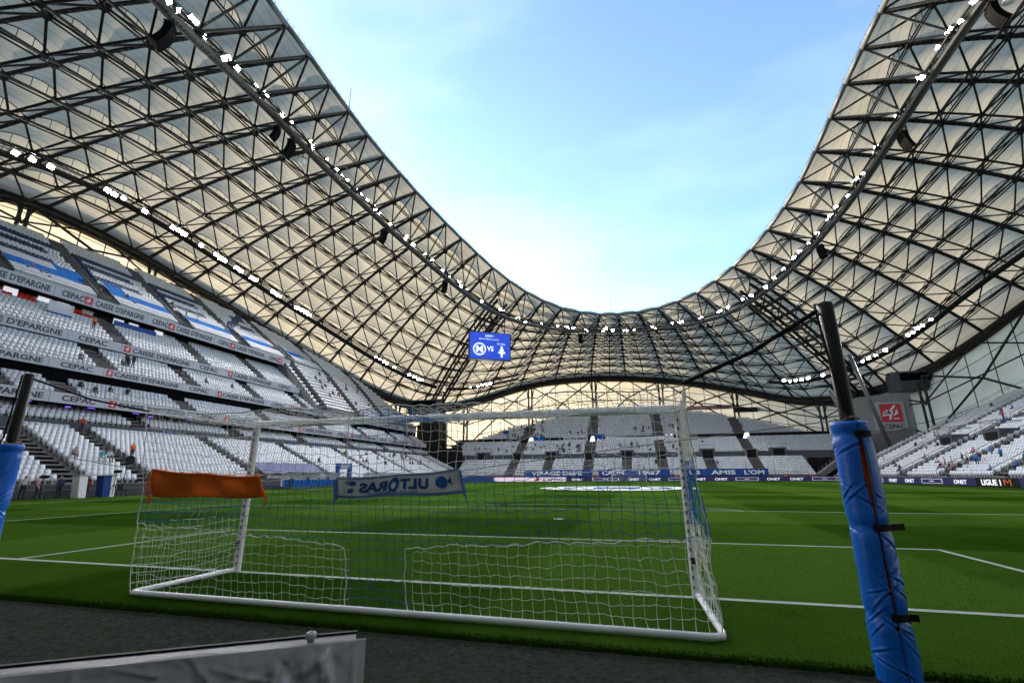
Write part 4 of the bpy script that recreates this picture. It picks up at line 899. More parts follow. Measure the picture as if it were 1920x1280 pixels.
# roof of the net from the crossbar back
ny = 15
T = [[None]*(ny+1) for _ in range(nx+1)]
for i in range(nx+1):
    x = -3.8+7.6*i/nx; R_ = G[i][nzv]; F_ = Vector((max(-3.7, min(3.7, x)), -.06, 2.5))
    for j in range(ny+1):
        u = j/ny; T[i][j] = F_.lerp(R_, u)+Vector((0,0,-.11*math.sin(math.pi*u)-.03*math.sin(x*4)*math.sin(math.pi*u)+random.gauss(0,.006)*(0 < j < ny)))
for i in range(nx+1):
    for j in range(ny+1):
        x = -3.8+7.6*i/nx; m_ = 'netb' if -.42 < x < .38 else 'netw'
        if j < ny: seg(T[i][j], T[i][j+1], m_)
        if i < nx and 0 < j < ny: seg(T[i][j], T[i+1][j], m_)
for sx, ny in ((-1, 15), (1, 30)):
    S = [[None]*(nzv+1) for _ in range(ny+1)]
    for j in range(ny+1):
        for k in range(nzv+1):
            B_ = G[0 if sx < 0 else nx][k]; z = B_.z; F_ = Vector((sx*3.74, -.07, z)); u = j/ny
            S[j][k] = F_.lerp(B_, u)+Vector((random.gauss(0,.01)+sx*.02*math.sin(u*9+z*5), random.gauss(0,.01), -.05*math.sin(math.pi*u)+random.gauss(0,.008)))
    for j in range(ny+1):
        for k in range(nzv+1):
            m_ = band(3.7, S[j][k].z)
            if k < nzv: seg(S[j][k], S[j][k+1], m_)
            if j < ny: seg(S[j][k], S[j+1][k], m_)
NW.build('white_net', 'netw', goal)['kind'] = 'stuff'; NBL.build('blue_net', 'netb', goal)['kind'] = 'stuff'
# heavier border ropes round the white quarters
def rope(P, r=.0065, name='border_rope', m='netw', parent=goal): b = MB(); b.poly(P, r, 6); return b.build(name, m, parent)
lowL = [back(x, .74+.2*abs(x)/3.8+.006*math.sin(x*30)) for x in np.linspace(-3.8, -.5, 40)]
rope(lowL+[back(-.44,.72), back(-.42,.66)]+[back(-.42+.008*math.sin(z*25), z) for z in np.linspace(.6, .05, 12)])
rope([back(3.8-(3.8-.38)*k/40, .74+.2*abs(3.8-(3.8-.38)*k/40)/3.8+.006*math.sin(k)) for k in range(41)]+[back(.38+.008*math.sin(z*25), z) for z in np.linspace(.7, .05, 12)])
rope([back(x, 1.54+.1*abs(x)/3.8+.008*math.sin(x*11)) for x in np.linspace(-3.8, -.42, 40)]+[back(-.42+.01*math.sin(z*16), z) for z in np.linspace(1.6, 2.4, 12)])
rope([back(x, 1.54+.1*abs(x)/3.8+.008*math.sin(x*11)) for x in np.linspace(3.8, .38, 40)]+[back(.38+.01*math.sin(z*16), z) for z in np.linspace(1.6, 2.4, 12)])
rope([G[i][nzv] for i in range(nx+1)], .008)
for sx in (0, nx): rope([G[sx][j] for j in range(nzv+1)], .0055, m='netw')

# ------------------------------------------------------------------ towel and scarf on the net
def flat(x, z): return Vector((x, YB-.26*z/2.5-.04, z))
def cloth_strip(name, m, x0, z0, x1, z1, h0, h1, label, cat, fold=.02, off=.05, n_=40, nv=10, seed=3):
    r = thing(name, label, cat, back((x0+x1)/2, (z0+z1)/2)); V = []; rr = random.Random(seed); ph = [rr.uniform(0, 6) for _ in range(4)]
    P = lambda u, v: (lambda x, z: flat(x, z)+Vector((0, -off-fold*math.sin(u*7+ph[0]+v*2.2)*(.3+v)-fold*.6*math.sin(u*17+ph[1]-v*4), 0)))(x0+(x1-x0)*u+.02*math.sin(v*3+u*5), z0+(z1-z0)*u-(h0+(h1-h0)*u)*v-.03*math.sin(math.pi*u)*(1-v)*.6+.008*math.sin(u*11+ph[2]))
    F = []
    for j in range(nv+1):
        for i in range(n_+1): V.append(P(i/n_, j/nv))
    for side in (0, 1):
        for j in range(nv):
            for i in range(n_): k = j*(n_+1)+i; F.append((k, k+1, k+n_+2, k+n_+1))
        break
    b = MB(); b.add(V, F); o = b.build('cloth', m, r, True); sm = o.modifiers.new('thickness', 'SOLIDIFY'); sm.thickness = .006
    return r, P
tw, PT = cloth_strip('towel', 'orange', -3.50, 1.66, -1.66, 1.56, .36, .25, 'orange towel with fringed ends draped over the goal net', 'towel', .03, .04)
for u in (0, 1):
    b = MB(); 
    for k in range(12):
        p = PT(u, k/11); dr = (-1 if u == 0 else 1)*.05
        b.poly([p, p+Vector((dr*.6,-.01,-.03)), p+Vector((dr*(1+.4*math.sin(k)),-.015,-.11-.02*math.sin(k*2.1)))], .009, 4)
    b.build('fringe', 'orange', tw)
b = MB(); b.poly([PT(k/40, 0)+Vector((0,-.01,.004)) for k in range(41)], .016, 6); b.build('rolled_edge', 'orange', tw)
sf, PS = cloth_strip('scarf', 'scarf', -.53, 1.545, 1.10, 1.64, .24, .27, 'white and blue football scarf with mirrored word ULTORAS hung on the goal net', 'scarf', .008, .03)
b = MB(); n_ = 40
for v0, v1 in ((-.04, .07), (.87, 1.0)):
    for k in range(n_): b.quad(*[PS(u, v)+Vector((0,-.012,0)) for u, v in ((k/n_,v1),((k+1)/n_,v1),((k+1)/n_,v0),(k/n_,v0))])
b.build('blue_border', 'scarfedge', sf)
for u in (0, 1):
    b = MB()
    for k in range(14): p = PS(u, k/13); dr = -.05 if u == 0 else .05; b.poly([p, p+Vector((dr*.7,-.01,-.025)), p+Vector((dr,-.01,-.08))], .008, 4)
    b.build('fringe', 'scarfedge', sf)
def scarf_text(s, u1, u0, v1, v0, bold):
    me = text_mesh(s, bold).copy(); V = np.zeros(len(me.vertices)*3, np.float32); me.vertices.foreach_get('co', V); V = V.reshape(-1, 3); off = parent_loc(sf)
    for k in range(len(V)):
        u = u1+(u0-u1)*V[k, 0]; v = v1+(v0-v1)*V[k, 1]; p = PS(u, v)+Vector((0,-.014-.002*(V[k, 2] > 0),0))-off; V[k] = p
    me.vertices.foreach_set('co', V.ravel()); me.update(); link('lettering', me, 'scarfblue', sf)
scarf_text('U', .77, .69, .70, .2, .05); scarf_text('LT', .675, .535, .70, .2, .05); scarf_text('RAS', .43, .18, .74, .24, .05); scarf_text("FIERS D'ETRE MARSEILLAIS", .68, .27, .86, .76, .01)
def blob(P2, nm):
    b = MB(); off = [PS(u, v)+Vector((0,-.015,0)) for u, v in P2]; b.add(off, [tuple(range(len(off)))]); return b.build(nm, 'scarfblue', sf)
blob([(.485+.045*math.cos(t), .46+.36*math.sin(t)) for t in np.linspace(0, 6.28, 21)[:-1]], 'round_print')
b = MB(); b.add([PS(.485+.02*math.cos(t), .5+.16*math.sin(t))+Vector((0,-.018,0)) for t in np.linspace(0, 6.28, 13)[:-1]], [tuple(range(12))]); b.build('face_print', 'scarf', sf)
blob([(.865+.045*math.cos(t), .45+.26*math.sin(t)) for t in np.linspace(0, 6.28, 17)[:-1]], 'jar_print'); blob([(.905,.45),(.935,.26),(.94,.62)], 'jar_print')
blob([(.12+.032*math.cos(t), .27+.13*math.sin(t)) for t in np.linspace(0, 6.28, 15)[:-1]], 'fish_print'); blob([(.09,.27),(.07,.15),(.07,.38)], 'fish_print'); blob([(.085,.55),(.13,.52),(.13,.74),(.085,.74)], 'pail_print')
b = MB(); b.poly([PS(.115+.07*math.cos(t), .45+.36*math.sin(t))+Vector((0,-.015,0)) for t in np.linspace(2.0, 4.6, 14)], .003, 4); b.build('arc_print', 'scarfblue', sf)

# ------------------------------------------------------------------ padded net poles
def pad_pole(px, py, label, slit_dir, seed, top=3.14):
    r = thing('padded_pole', label, 'pole', (px, py, 0)); b = MB(); b.poly([(px,py,0),(px,py,top-.02),(px,py,top)], [.062,.062,.05], 20); b.build('pole', 'blackgloss', r, True)
    b = MB(); b.poly([(px,py,-.01),(px,py,.03)], .15, 16); b.build('base_plate', 'black', r)
    b = MB(); b.poly([(px-.065,py-.02,top-.12),(px-.1,py-.03,top-.12),(px-.1,py-.03,top-.02),(px-.06,py-.02,top-.02)], .012, 5); b.build('hook', 'black', r)
    rr = random.Random(seed); ph = [rr.uniform(0, 6) for _ in range(6)]
    V, F = [], []; nz_, na = 230, 110; cre = [(rr.uniform(-3.1, 3.1), rr.uniform(.1, 1.95), rr.uniform(.3, 1.0)*rr.choice((-1, 1)), rr.uniform(.05, .16), rr.uniform(.006, .012)) for _ in range(60)]
    def half(z): return math.radians(5+9*math.exp(-((z-1.6)/.34)**2)+3.5*math.exp(-((z-.75)/.3)**2))*(1 if z < 1.9 else max(.4, 1-(z-1.9)*6))
    def rad(a, z):
        w = .003*math.sin(a*2+z*5+ph[0])+.002*math.sin(a*3-z*9+ph[2]); aa = (a+math.pi) % (2*math.pi)-math.pi
        for ca, cz, cs, cl, cw in cre:
            du, dv = (aa-ca)*.158, z-cz
            if abs(du) < .25 and abs(dv) < .25:
                d1 = (dv-du*cs)/math.sqrt(1+cs*cs); d2 = (du+dv*cs)/math.sqrt(1+cs*cs); e2 = math.exp(-(d2/cl)**2); w += e2*(.007*math.exp(-((d1-cw*1.6)/cw)**2)-.008*math.exp(-(d1/cw)**2))
        for zs in (.5, 1.15, 1.9): w -= .012*math.exp(-((z-zs)/.045)**2)
        fold = 0
        return .146+w-fold
    for j in range(nz_+1):
        z = .03+1.97*j/nz_; h_ = half(z)
        for i in range(na+1):
            a = slit_dir+h_+(2*math.pi-2*h_)*i/na; q = rad(a, z); e = 1.0
            if i in (0, na): q += .006
            if j == nz_: q *= .93
            V.append((px+q*math.cos(a), py+q*math.sin(a), z+(.012 if j == nz_ else 0)))
    for j in range(nz_):
        for i in range(na): k = j*(na+1)+i; F.append((k, k+1, k+na+2, k+na+1))
    b = MB(); b.add(V, F); o = b.build('padded_cover', 'vinyl', r, True); sm = o.modifiers.new('thickness', 'SOLIDIFY'); sm.thickness = .02; sm.offset = -1
    b = MB(); b.poly([(px,py,.03),(px,py,1.6),(px,py,1.93)], [.12,.12,.1], 24); b.build('foam_lining', 'redfoam', r, True)
    for sg, m_ in ((-1, 'black'), (1, 'tan')):
        b = MB(); b.poly([(px+(rad(slit_dir, z)-.012)*math.cos(slit_dir+sg*half(z)*.92), py+(rad(slit_dir, z)-.012)*math.sin(slit_dir+sg*half(z)*.92), z) for z in np.linspace(.05, 1.96, 40)], .011, 5); b.build('slit_edging', m_, r, True)
    for zs, ext in ((.5, .03), (1.15, .12), (1.9, .0)):
        b = MB(); n_ = 14; a0, a1 = slit_dir-.25, slit_dir+.75
        for k in range(n_):
            A, B_ = a0+(a1-a0)*k/n_, a0+(a1-a0)*(k+1)/n_; b.quad(*[(px+.154*math.cos(t), py+.154*math.sin(t), zs+dz) for t, dz in ((A,-.026),(B_,-.026),(B_,.026),(A,.026))])
        if ext:
            t = a1; p = Vector((px+.154*math.cos(t), py+.154*math.sin(t), zs)); tn = Vector((-math.sin(t), math.cos(t), .03))*ext+Vector((math.cos(t), math.sin(t), 0))*.05; b.quad(p+Vector((0,0,-.026)), p+tn+Vector((0,0,-.024)), p+tn+Vector((0,0,.026)), p+Vector((0,0,.026)))
        s_ = b.build('strap', 'black', r); sm = s_.modifiers.new('thickness', 'SOLIDIFY'); sm.thickness = .006
    b = MB(); b.poly([(px-.1,py-.03,top-.1),(px-.075,py-.05,2.6),(px-.05,py-.07,2.1),(px-.04,py-.12,2.02)], .011, 5); b.build('cord', 'black', r)
    b = MB(); b.poly([(px+.1*math.cos(t), py+.1*math.sin(t), 2.03+.02*math.sin(t*3)) for t in np.linspace(0, 6.4, 16)], .011, 5); b.build('tied_rope', 'tan', r)
    return r
PR, PL = (4.95, -2.46), (-5.22, -2.72)
toCam = math.atan2(CAM[1]-PR[1], CAM[0]-PR[0])
pad_pole(*PR, 'black net pole in blue vinyl padding with red lining showing in its slit', toCam+math.radians(24), 1)
pad_pole(*PL, 'black net pole in blue padding beyond the orange towel', math.atan2(CAM[1]-PL[1], CAM[0]-PL[0])+2.4, 5, top=3.0)
def cordthing(P, r_, m, label, name='net_stay'):
    t = thing(name, label, 'rope', P[0]); b = MB(); b.poly(P, r_, 6); b.build('cord', m, t, True)
cordthing([Vector((PR[0]-.1,PR[1]-.02,3.05)), Vector((4.3,-2.2,2.76)), Vector((3.64,-2.0,2.52))], .024, 'black', 'black strap pulling the net corner up to the pole with the red-lined padding')
cordthing([Vector((PL[0]+.1,PL[1],2.92)), Vector((-4.5,-2.35,2.66)), Vector((-3.8,-2.0,2.5))], .014, 'black', 'black strap pulling the net corner up to the pole beyond the orange towel')
cordthing([Vector((PR[0]-.05,PR[1]-.1,2.03)), Vector((3.0,-2.2,1.84)), Vector((1.1,-2.04,1.62)), Vector((-.55,-2.04,1.53))], .0045, 'tan', 'thin pale line running from the red-lined padded pole to the scarf', 'thin_line')
cordthing([Vector((PL[0]+.05,PL[1]-.05,1.98)), Vector((-3.5,-2.04,1.64))], .0045, 'tan', 'thin pale line running from a padded pole to the orange towel', 'thin_line')

# ------------------------------------------------------------------ foreground board under clear plastic
A_, B_ = Vector((2.06,-5.50,1.0)), Vector((-1.6,-7.86,1.0)); dd = (B_-A_).normalized(); nn_ = Vector((-dd.y, dd.x, 0))
if nn_.dot(Vector(CAM)-A_) < 0: nn_ = -nn_
fbd = thing('led_board', 'grey LED board under clear plastic film with a round knob on its end', 'board', (A_.x, A_.y, 0))
L_ = (B_-A_).length
for k in range(4):
    a, c = A_+dd*(L_*k/4+.004), A_+dd*(L_*(k+1)/4-.004); b = MB(); th = nn_*.085; h = Vector((0,0,.97))
    b.hexa([a-h, c-h, c-h+th, a-h+th, a, c, c+th, a+th]); b.build('cabinet', 'alu', fbd)
b = MB(); b.hexa([A_-nn_*.02-Vector((0,0,.9)), B_-nn_*.02-Vector((0,0,.9)), B_-nn_*.002-Vector((0,0,.9)), A_-nn_*.002-Vector((0,0,.9)), A_-nn_*.02+Vector((0,0,.006)), B_-nn_*.02+Vector((0,0,.006)), B_-nn_*.002+Vector((0,0,.006)), A_-nn_*.002+Vector((0,0,.006))]); b.build('screen_edge', 'black', fbd)
n_, nv = 460, 90; cr = np.random.default_rng(11)
uu, vv = np.meshgrid(np.linspace(-.03, L_, n_+1), np.linspace(0, 1, nv+1)**1.7); ww = .006*np.sin(uu*7+vv*3)+.004*np.sin(vv*15+uu*5)
for _ in range(340):
    fu, fv, an, wd, ln, am = cr.uniform(0, L_), cr.uniform(0, .34), cr.normal(1.15, .55)*cr.choice((1, -1)), cr.uniform(.008, .026), cr.uniform(.04, .17), cr.uniform(.005, .017)*cr.choice((1, 1, -1))
    x_, y_ = uu-fu, (vv-fv)*.9; d1 = x_*math.sin(an)-y_*math.cos(an); d2 = x_*math.cos(an)+y_*math.sin(an)
    ww += am*np.maximum(0, 1-np.abs(d1)/wd)*np.exp(-(d2/ln)**2)
oo = .092+.3*np.minimum(vv, .3)+np.maximum(-.006, ww*np.minimum(1, vv*25)); zz = .002-.9*vv
oo[0] = .086; zz[0] = .006+.003*np.sin(uu[0]*15)
PP = np.array(A_)+uu[..., None]*np.array(dd)+oo[..., None]*np.array(nn_)+zz[..., None]*np.array([0,0,1.])
V = [Vector(p) for p in PP.reshape(-1, 3)]; F = [(j*(n_+1)+i, j*(n_+1)+i+1, (j+1)*(n_+1)+i+1, (j+1)*(n_+1)+i) for j in range(nv) for i in range(n_)]
b = MB(); b.add(V, F); b.build('plastic_film', 'plastic', fbd, True)
b = MB(); p = A_+dd*.16+nn_*.06; b.poly([p, p+Vector((0,0,.012)), p+Vector((0,0,.014)), p+Vector((0,0,.03)), p+Vector((0,0,.036))], [.012,.012,.018,.018,.013], 14); kb = b.build('knob', 'fascia', fbd, True)
b = MB(); b.poly([p+Vector((0,0,.036)), p+Vector((0,0,.038))], .009, 10); b.build('knob_centre', 'ink', kb)

# ------------------------------------------------------------------ people
def skin_body(name, J, E, cat):
    me = bpy.data.meshes.new(name); me.from_pydata([j[0] for j in J], E, []); o = bpy.data.objects.new(name, me); COL.objects.link(o)
    mo = o.modifiers.new('skin', 'SKIN'); mo.use_smooth_shade = True; sv = me.skin_vertices[0].data
    for i, j in enumerate(J): sv[i].radius = j[1] if isinstance(j[1], tuple) else (j[1], j[1]); sv[i].use_root = (i == 0)
    o.modifiers.new('sub', 'SUBSURF').levels = 1
    dg = bpy.context.evaluated_depsgraph_get(); out = bpy.data.meshes.new_from_object(o.evaluated_get(dg)); bpy.data.objects.remove(o)
    P0 = np.array([j[0] for j in J]); C_ = [j[2] for j in J]; mi = []
    out.materials.clear()
    for m_ in ('skin', 'c_black', 'c_grey', 'black', 'hair'): out.materials.append(M[m_])
    segs_ = [(P0[a], P0[b_], C_[a], C_[b_]) for a, b_ in E]
    for p in out.polygons:
        c = np.array(p.center); best = None
        for a, b_, ca, cb_ in segs_:
            t = np.clip((c-a)@(b_-a)/max(1e-9, (b_-a)@(b_-a)), 0, 1); d = np.linalg.norm(c-(a+t*(b_-a)))
            if best is None or d < best[0]: best = (d, ca if t < .5 else cb_)
        k = best[1]
        if k == 0 and J[HEAD_TOP][0] and (c[2] > J[HEAD_TOP][0][2]-.02 or c[1] < J[HEAD_TOP][0][1]-.035) and c[2] > J[HEAD_TOP][0][2]-.14: k = 4
        mi.append(k)
    out.polygons.foreach_set('material_index', mi); return out
HEAD_TOP = 5
def person_pose(kind):
    sit = kind == 'sit'; lean = {'lean': .35, 'sitlean': .28}.get(kind, 0); sit = sit or kind == 'sitlean'
    hz = .52 if sit else .95
    def T(z, y=0): return (0, y+lean*(z-hz), z-.25*lean*(z-hz))
    J = [((0,0,hz), (.15,.11), 2), (T(hz+.24), (.135,.10), 1), (T(hz+.45), (.155,.105), 1), (T(hz+.55), (.06,.06), 0), (T(hz+.63, .02), (.088,.095), 0), (T(hz+.76, .02), (.078,.088), 0)]
    E = [(0,1),(1,2),(2,3),(3,4),(4,5)]
    for s in (-1, 1):
        b0 = len(J)
        if sit: J += [((s*.1,.04,hz-.02), .09, 2), ((s*.13,.42,hz+.0), .068, 2), ((s*.12,.44,.1), .045, 2), ((s*.13,.58,.05), .04, 3)]
        else:
            st = .1*s if kind == 'walk' else 0; J += [((s*.1,0,hz-.08), .092, 2), ((s*.11,.03+st,.5), .068, 2), ((s*.11,-.02+st*1.6,.1), .045, 2), ((s*.12,.13+st*1.6,.045), .04, 3)]
        E += [(0,b0),(b0,b0+1),(b0+1,b0+2),(b0+2,b0+3)]
        a0 = len(J); sh = Vector(T(hz+.44)); 
        if kind == 'reach' and s > 0: arm = [(.19,0,0),(.26,.2,-.05),(.24,.42,.1),(.23,.5,.13)]
        elif sit: arm = [(.19,0,0),(.25,.06,-.26),(.16,.26,-.33),(.1,.34,-.33)]
        elif kind == 'lean': arm = [(.19,0,0),(.25,.12,-.26),(.2,.36,-.33),(.16,.44,-.34)]
        else: arm = [(.19,0,0),(.25,-.02,-.28),(.26,.08,-.52),(.25,.12,-.62)]
        for (ax, ay, az), rr, ct in zip(arm, (.062,.048,.036,.04), (1,1,1,0)): J.append(((s*ax, sh.y+ay, sh.z+az), rr, ct))
        E += [(2,a0),(a0,a0+1),(a0+1,a0+2),(a0+2,a0+3)]
    return skin_body('person', J, E, None)
POSE = {k: person_pose(k) for k in ('stand', 'sit', 'sitlean', 'walk', 'lean', 'reach')}
def person(p, facing, pose, top, bottom, label, group, sc=1.0):
    o = bpy.data.objects.new('person', POSE[pose]); COL.objects.link(o); o.location = p; o.rotation_euler = (0,0,facing); o.scale = (sc,)*3
    for k, m_ in ((1, top), (2, bottom)): o.material_slots[k].link = 'OBJECT'; o.material_slots[k].material = M[m_]
    tag(o, label, 'person', group)
NAMEC = dict(c_black='black', c_navy='navy', c_blue='blue', c_white='white', c_grey='grey', c_red='red', c_orange='orange', c_yellow='yellow high-visibility', c_teal='turquoise', c_pink='pink', c_tan='tan')
def spectator(stand, where, d, t, top, pose=None, z=None):
    row = min(stand.rows, key=lambda r_: abs(r_[0]-d)+(0 if z is None else abs(r_[1]-z))+(0 if r_[2][0] < t < r_[2][1] else 50)); dep = row[0]; pose = pose or random.choice(('sit', 'sit', 'sitlean', 'stand'))
    p = stand.P(dep+(.3 if 'sit' in pose else .15), t, row[1]); verb = 'sitting' if 'sit' in pose else 'standing'
    where = {'F': 'lowest bank of the ' if dep < 121 else ('middle bank of the ' if dep < 131 else 'top bank of the '), 'R': 'lower half of the ' if dep < 59 else 'upper half of the ', 'L': 'bottom tier of the ' if row[1] < 7 else ('middle tiers of the ' if row[1] < 15 or dep < 69 and t < 74 else 'top tier of the ')}[stand.side]+where
    person(p, stand.fac()+random.gauss(0, .3), pose, top, random.choice(('c_black','c_navy','c_grey')), f'person in {NAMEC[top]} top {verb} in the {where}', f'people in {NAMEC[top]} {verb} in the {where}', random.uniform(.94, 1.04))
DK = ('c_black','c_black','c_black','c_navy','c_grey')
def cluster(stand, where, n, d0, d1, t0, t1, cols=DK, z=None):
    for _ in range(n): spectator(stand, where, random.uniform(d0, d1), random.uniform(t0, t1), random.choice(cols), z=z)
cluster(FS, 'far stand', 26, 133, 138, -39, -24); cluster(FS, 'far stand', 10, 131, 133, -38, -22); cluster(FS, 'far stand', 9, 132.5, 134.5, -17, -7); cluster(FS, 'far stand', 14, 132.5, 136, 1, 14)
cluster(FS, 'far stand', 22, 123, 127, -20, -11); cluster(FS, 'far stand', 8, 124, 128, -30, -21); cluster(FS, 'far stand', 8, 124.5, 127, -3, 3); cluster(FS, 'far stand', 8, 123, 126, -44, -31); cluster(FS, 'far stand', 6, 126, 128, 13, 19, ('c_blue','c_blue','c_black')); cluster(FS, 'far stand', 5, 113, 119, -12, 22)
cluster(FS, 'far stand', 5, 138, 143, -30, -20); cluster(FS, 'far stand', 6, 122.5, 124.5, 4, 20)
cluster(RS, 'single-rake stand', 24, 43, 48, 60, 78, ('c_black','c_navy','c_blue','c_white','c_pink','c_black')); cluster(RS, 'single-rake stand', 14, 46, 58, 70, 104, ('c_black','c_grey','c_white')); cluster(RS, 'single-rake stand', 12, 60, 74, 72, 100, ('c_black','c_navy','c_blue'))
cluster(RS, 'single-rake stand', 8, 59.5, 61, 64, 92, ('c_yellow','c_red','c_blue','c_yellow')); cluster(RS, 'single-rake stand', 8, 43, 46, 84, 106, DK)
cluster(LS, 'tiered stand', 8, 70, 72, 30, 46, DK, z=26); cluster(LS, 'tiered stand', 16, 62, 68, 76, 100, ('c_black','c_navy','c_red','c_grey')); cluster(LS, 'tiered stand', 8, 72, 78, 48, 70, DK)
cluster(LS, 'tiered stand', 24, 47, 53, 60, 100, DK); cluster(LS, 'tiered stand', 6, 60, 62, 30, 55, DK, z=15); cluster(LS, 'tiered stand', 4, 56, 58, 26, 40, DK, z=11)
person(LS.P(53.2, 28.9, 6.0), -1.57, 'stand', 'c_red', 'c_black', 'steward in red and black standing at the head of a stairway in the lower tier', None)
person(LS.P(47.5, 30.4, 3.3), -1.57, 'stand', 'c_orange', 'c_black', 'steward in orange vest standing on the lower tier stairs', None)
person(LS.P(47.0, 22.2+2.6, 3.1), -1.57, 'sitlean', 'c_tan', 'c_grey', 'person in tan top leaning forward in the lower tier', None)
person(LS.P(46.2, 26.7, 2.9), -1.57, 'sit', 'c_teal', 'c_white', 'person in turquoise top sitting in the lower tier', None); person(LS.P(46.2, 27.3, 2.9), -1.57, 'sitlean', 'c_white', 'c_grey', 'person in white top sitting beside someone in turquoise', None)
person(LS.P(66.5, 36.0, 20.6), -1.57, 'stand', 'c_orange', 'c_black', 'steward in orange vest standing below the red seats', None); person(LS.P(61.5, 37.6, 15.6), -1.57, 'stand', 'c_black', 'c_black', 'one of two people in black standing on an upper tier stairway', 'pair in black on the stairs'); person(LS.P(61.5, 38.5, 15.6), -1.57, 'stand', 'c_black', 'c_black', 'one of two people in black standing on an upper tier stairway', 'pair in black on the stairs')
person((-39.3, 27.6, 0), 2.6, 'lean', 'c_orange', 'c_black', 'pitchside steward in orange bib bending over by the railing', None); person((-40.3, 28.1, 0), 1.2, 'stand', 'c_black', 'c_black', 'pitchside person in black beside the bending steward', None); person((-40.6, 29.2, 0), -1.5, 'lean', 'c_tan', 'c_black', 'pitchside person in tan top leaning on the railing', None)
for x, y_, c in ((-40.2, 17.8, 'c_white'), (-40.8, 19.0, 'c_pink'), (-41.0, 20.6, 'c_navy'), (-40.9, 22.4, 'c_red'), (-40.6, 23.3, 'c_black')): person((x, y_, 0), random.uniform(-3, 3), random.choice(('stand','walk','reach')), c, 'c_black', f'pitchside crew member in {NAMEC[c]} top near the white desk panels', None)
for i in range(16): person((random.uniform(-41, -38.5), 44+i*2.4+random.uniform(-.6, .6), 0), random.uniform(-3, 3), random.choice(('stand','walk','reach','lean')), random.choice(DK), 'c_black', 'person in dark clothes standing near the dugouts on the left touchline', 'dark-clothed people by the dugouts')
for x, y_ in ((-8.4, 110.3), (-7.4, 110.4), (10.4, 110.3), (11.4, 110.4), (33.0, 110.2), (38, 110.3), (42.5, 104), (42.0, 100)): person((x, y_, 0), 3.14, 'stand', 'c_orange', 'c_black', 'steward in orange bib standing behind the far advertising board', 'stewards along the far board')

# ------------------------------------------------------------------ pitchside things on the left touchline
def dugout(y0, y1, k):
    r = thing('dugout', 'low blue-seated team dugout with glass hood on the left touchline, %s the tunnel gate' % ('before' if k == 0 else 'beyond'), 'dugout', (-39.6, (y0+y1)/2, 0))
    n_ = int((y1-y0)/.75)
    for i in range(n_):
        y_ = y0+(i+.5)*(y1-y0)/n_; b = MB(); b.box(-39.9, -39.35, y_-.28, y_+.28, .35, .46); b.hexa([(-39.95,y_-.28,.46),(-39.85,y_-.28,.46),(-39.85,y_+.28,.46),(-39.95,y_+.28,.46),(-40.1,y_-.26,1.15),(-40.0,y_-.26,1.15),(-40.0,y_+.26,1.15),(-40.1,y_+.26,1.15)]); b.build('seat', 'azure', r)
    b = MB(); b.box(-40.3, -39.3, y0, y1, .02, .3); b.build('plinth', 'wallgrey', r)
    b = MB(); P = [(-40.3,.3),(-40.45,1.3),(-40.2,1.9),(-39.5,2.1)]
    for (xa, za), (xb, zb2) in zip(P[:-1], P[1:]): b.quad((xa,y0,za), (xa,y1,za), (xb,y1,zb2), (xb,y0,zb2))
    b.build('glass_hood', 'plastic', r); b = MB()
    for q in np.linspace(y0, y1, 6): b.poly([(x, q, z) for x, z in P], .035, 5)
    b.build('hood_frame', 'white', r)
dugout(44, 56, 0); dugout(62, 74, 1)
gt = thing('interview_gate', 'blue frame with white LIGUE 1 lettering beside the touchline', 'gate', (-40.6, 56.8, 0))
b = MB(); b.box(-40.9,-40.5,55.6,56.1,0,2.6); b.build('side_panel', 'blueban', gt); b = MB(); b.box(-40.9,-40.5,58.6,59.1,0,2.6); b.build('side_panel', 'blueban', gt); b = MB(); b.box(-40.92,-40.48,55.58,59.12,2.6,3.4); b.build('header', 'blueban', gt); text('LIGUE 1', (-40.46,56.2,2.75), (0,1,0), (0,0,1), 2.2, .5, 'whitetext', gt)
ts = thing('blue_sheet', 'large blue tarpaulin stretched over lower seats by the tunnel', 'sheet', (-46, 50, 3)); b = MB()
for i in range(8):
    for j in range(4):
        f = lambda a, c: (-42.7-a*.7, 43.5+c*1.5+.2*a, 1.95+a*.36+.05*math.sin(a*2+c*3)); b.quad(f(j,i), f(j,i+1), f(j+1,i+1), f(j+1,i))
b.build('cloth', 'tarp', ts)
for i, (y_, t_) in enumerate(((38, 2), (52.5, 2.2), (60, 2.4), (66, 2.2), (71, 2.6), (78, 2.2), (84, 2.4))):
    ps = thing('wall_poster', 'blue panel with pale print fixed to the grey parapet of the left stand', 'panel', (-53.9, y_, 5.7), 'blue panels on the parapet'); b = MB(); b.box(-53.98, -53.9, y_, y_+t_, 5.8, 7.0); b.build('panel', 'blueban', ps); b = MB(); b.box(-53.9, -53.88, y_+.4, y_+t_-.4, 6.2, 6.6); b.build('print', 'scarfedge', ps)
for y_, m1, lab in ((21.2, 'white', 'slanted plain white upright of the pitchside studio desk'), (23.0, 'blueban', 'slanted blue and white upright of the pitchside studio desk')):
    d_ = thing('desk_upright', lab, 'desk', (-40.6, y_, 0)); b = MB(); b.hexa([(-40.7,y_+.1,0),(-39.9,y_+.1,0),(-39.9,y_+.65,0),(-40.7,y_+.65,0),(-40.7,y_-.1,1.7),(-39.9,y_-.1,1.7),(-39.9,y_+.5,1.7),(-40.7,y_+.5,1.7)]); b.build('panel', m1, d_)
    if m1 != 'white': b = MB(); b.hexa([(-40.7,y_+.66,0),(-39.9,y_+.66,0),(-39.9,y_+1.0,0),(-40.7,y_+1.0,0),(-40.7,y_+.51,1.7),(-39.9,y_+.51,1.7),(-39.9,y_+.9,1.7),(-40.7,y_+.9,1.7)]); b.build('white_panel', 'white', d_)
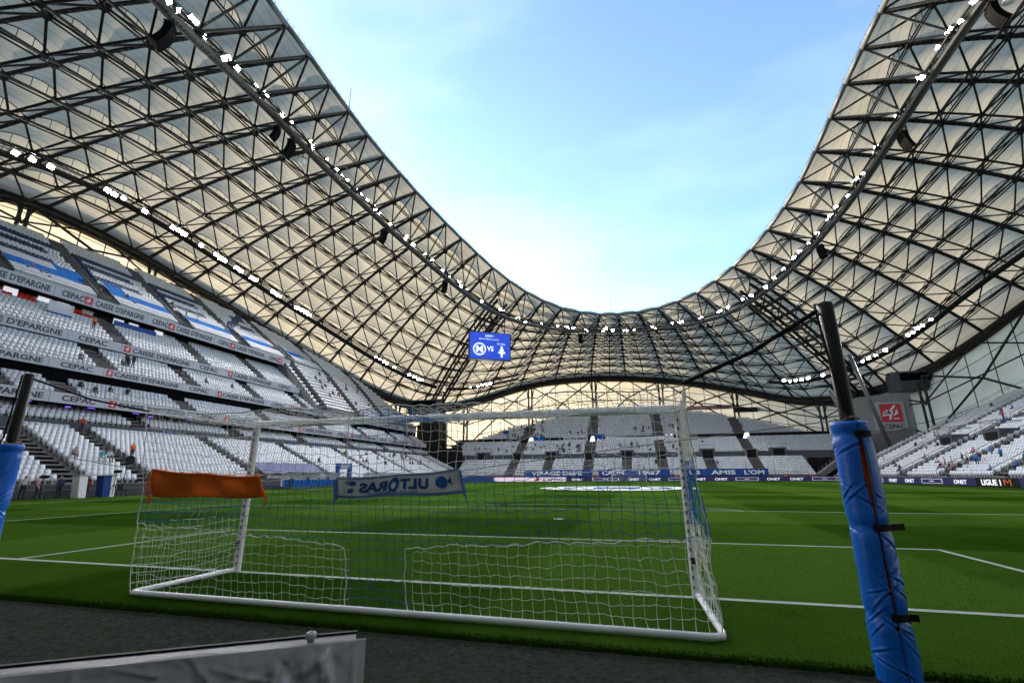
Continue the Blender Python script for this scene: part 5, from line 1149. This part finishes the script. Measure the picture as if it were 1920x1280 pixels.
dt_ = thing('studio_table', 'thin white table top across the studio desk uprights', 'table', (-40.3, 22.4, 1.7)); b = MB(); b.box(-40.8, -39.8, 21.0, 24.0, 1.71, 1.78); b.build('table_top', 'whitesheet', dt_)
def tripod(p, h, label, soft):
    r = thing('light_stand' if soft else 'camera_tripod', label, 'light stand' if soft else 'camera', p); p = Vector(p)
    for k in range(3): a = k*2.1+.4; b = MB(); b.tube(p+Vector((.45*math.cos(a), .45*math.sin(a), 0)), p+Vector((0,0,h*.55)), .022, 5); b.build('leg', 'black', r)
    b = MB(); b.tube(p+Vector((0,0,h*.5)), p+Vector((0,0,h)), .025, 6); b.build('column', 'black', r)
    b = MB()
    if soft: b.poly([p+Vector((-.05,0,h)), p+Vector((.12,0,h)), p+Vector((.3,0,h))], [.12,.34,.4], 10); b.build('softbox', 'black', r)
    else: b.obox(p+Vector((.05,0,h+.12)), (.26,0,0), (0,.1,0), (0,0,.12)); b.poly([p+Vector((.3,0,h+.12)), p+Vector((.5,0,h+.12))], [.07,.09], 10); b.build('camera_body', 'black', r)
tripod((-40.0, 24.6, 0), 3.0, 'tall black softbox lamp on a stand beside the studio desk', True); tripod((-39.6, 23.6, 0), 1.9, 'black broadcast camera on a tripod beside the studio desk', False); tripod((-39.4, 18.4, 0), 1.5, 'black camera on a low tripod at the end of the touchline', False)
def chair(x, y_, label):
    r = thing('folding_chair', label, 'chair', (x, y_, 0), 'black chairs by the left railing')
    for ax, ay in ((-.22,-.22),(.22,-.22),(-.22,.22),(.22,.22)): b = MB(); b.tube((x+ax,y_+ay,0), (x+ax*.8,y_+ay*.9,.46), .018, 5); b.build('leg', 'black', r)
    b = MB(); b.box(x-.24, x+.24, y_-.24, y_+.24, .46, .51); b.build('seat', 'black', r); b = MB(); b.hexa([(x-.24,y_-.24,.5),(x-.2,y_-.24,.5),(x-.2,y_+.24,.5),(x-.24,y_+.24,.5),(x-.36,y_-.24,1.0),(x-.32,y_-.24,1.0),(x-.32,y_+.24,1.0),(x-.36,y_+.24,1.0)]); b.build('backrest', 'black', r)
for y_ in (24.9, 31.2, 32.8, 34.2): chair(-40.3, y_, 'black chair set beside the left touchline railing')
# parented things keep their builders' world positions
for o in PEND:
    pass
bpy.context.view_layer.update()
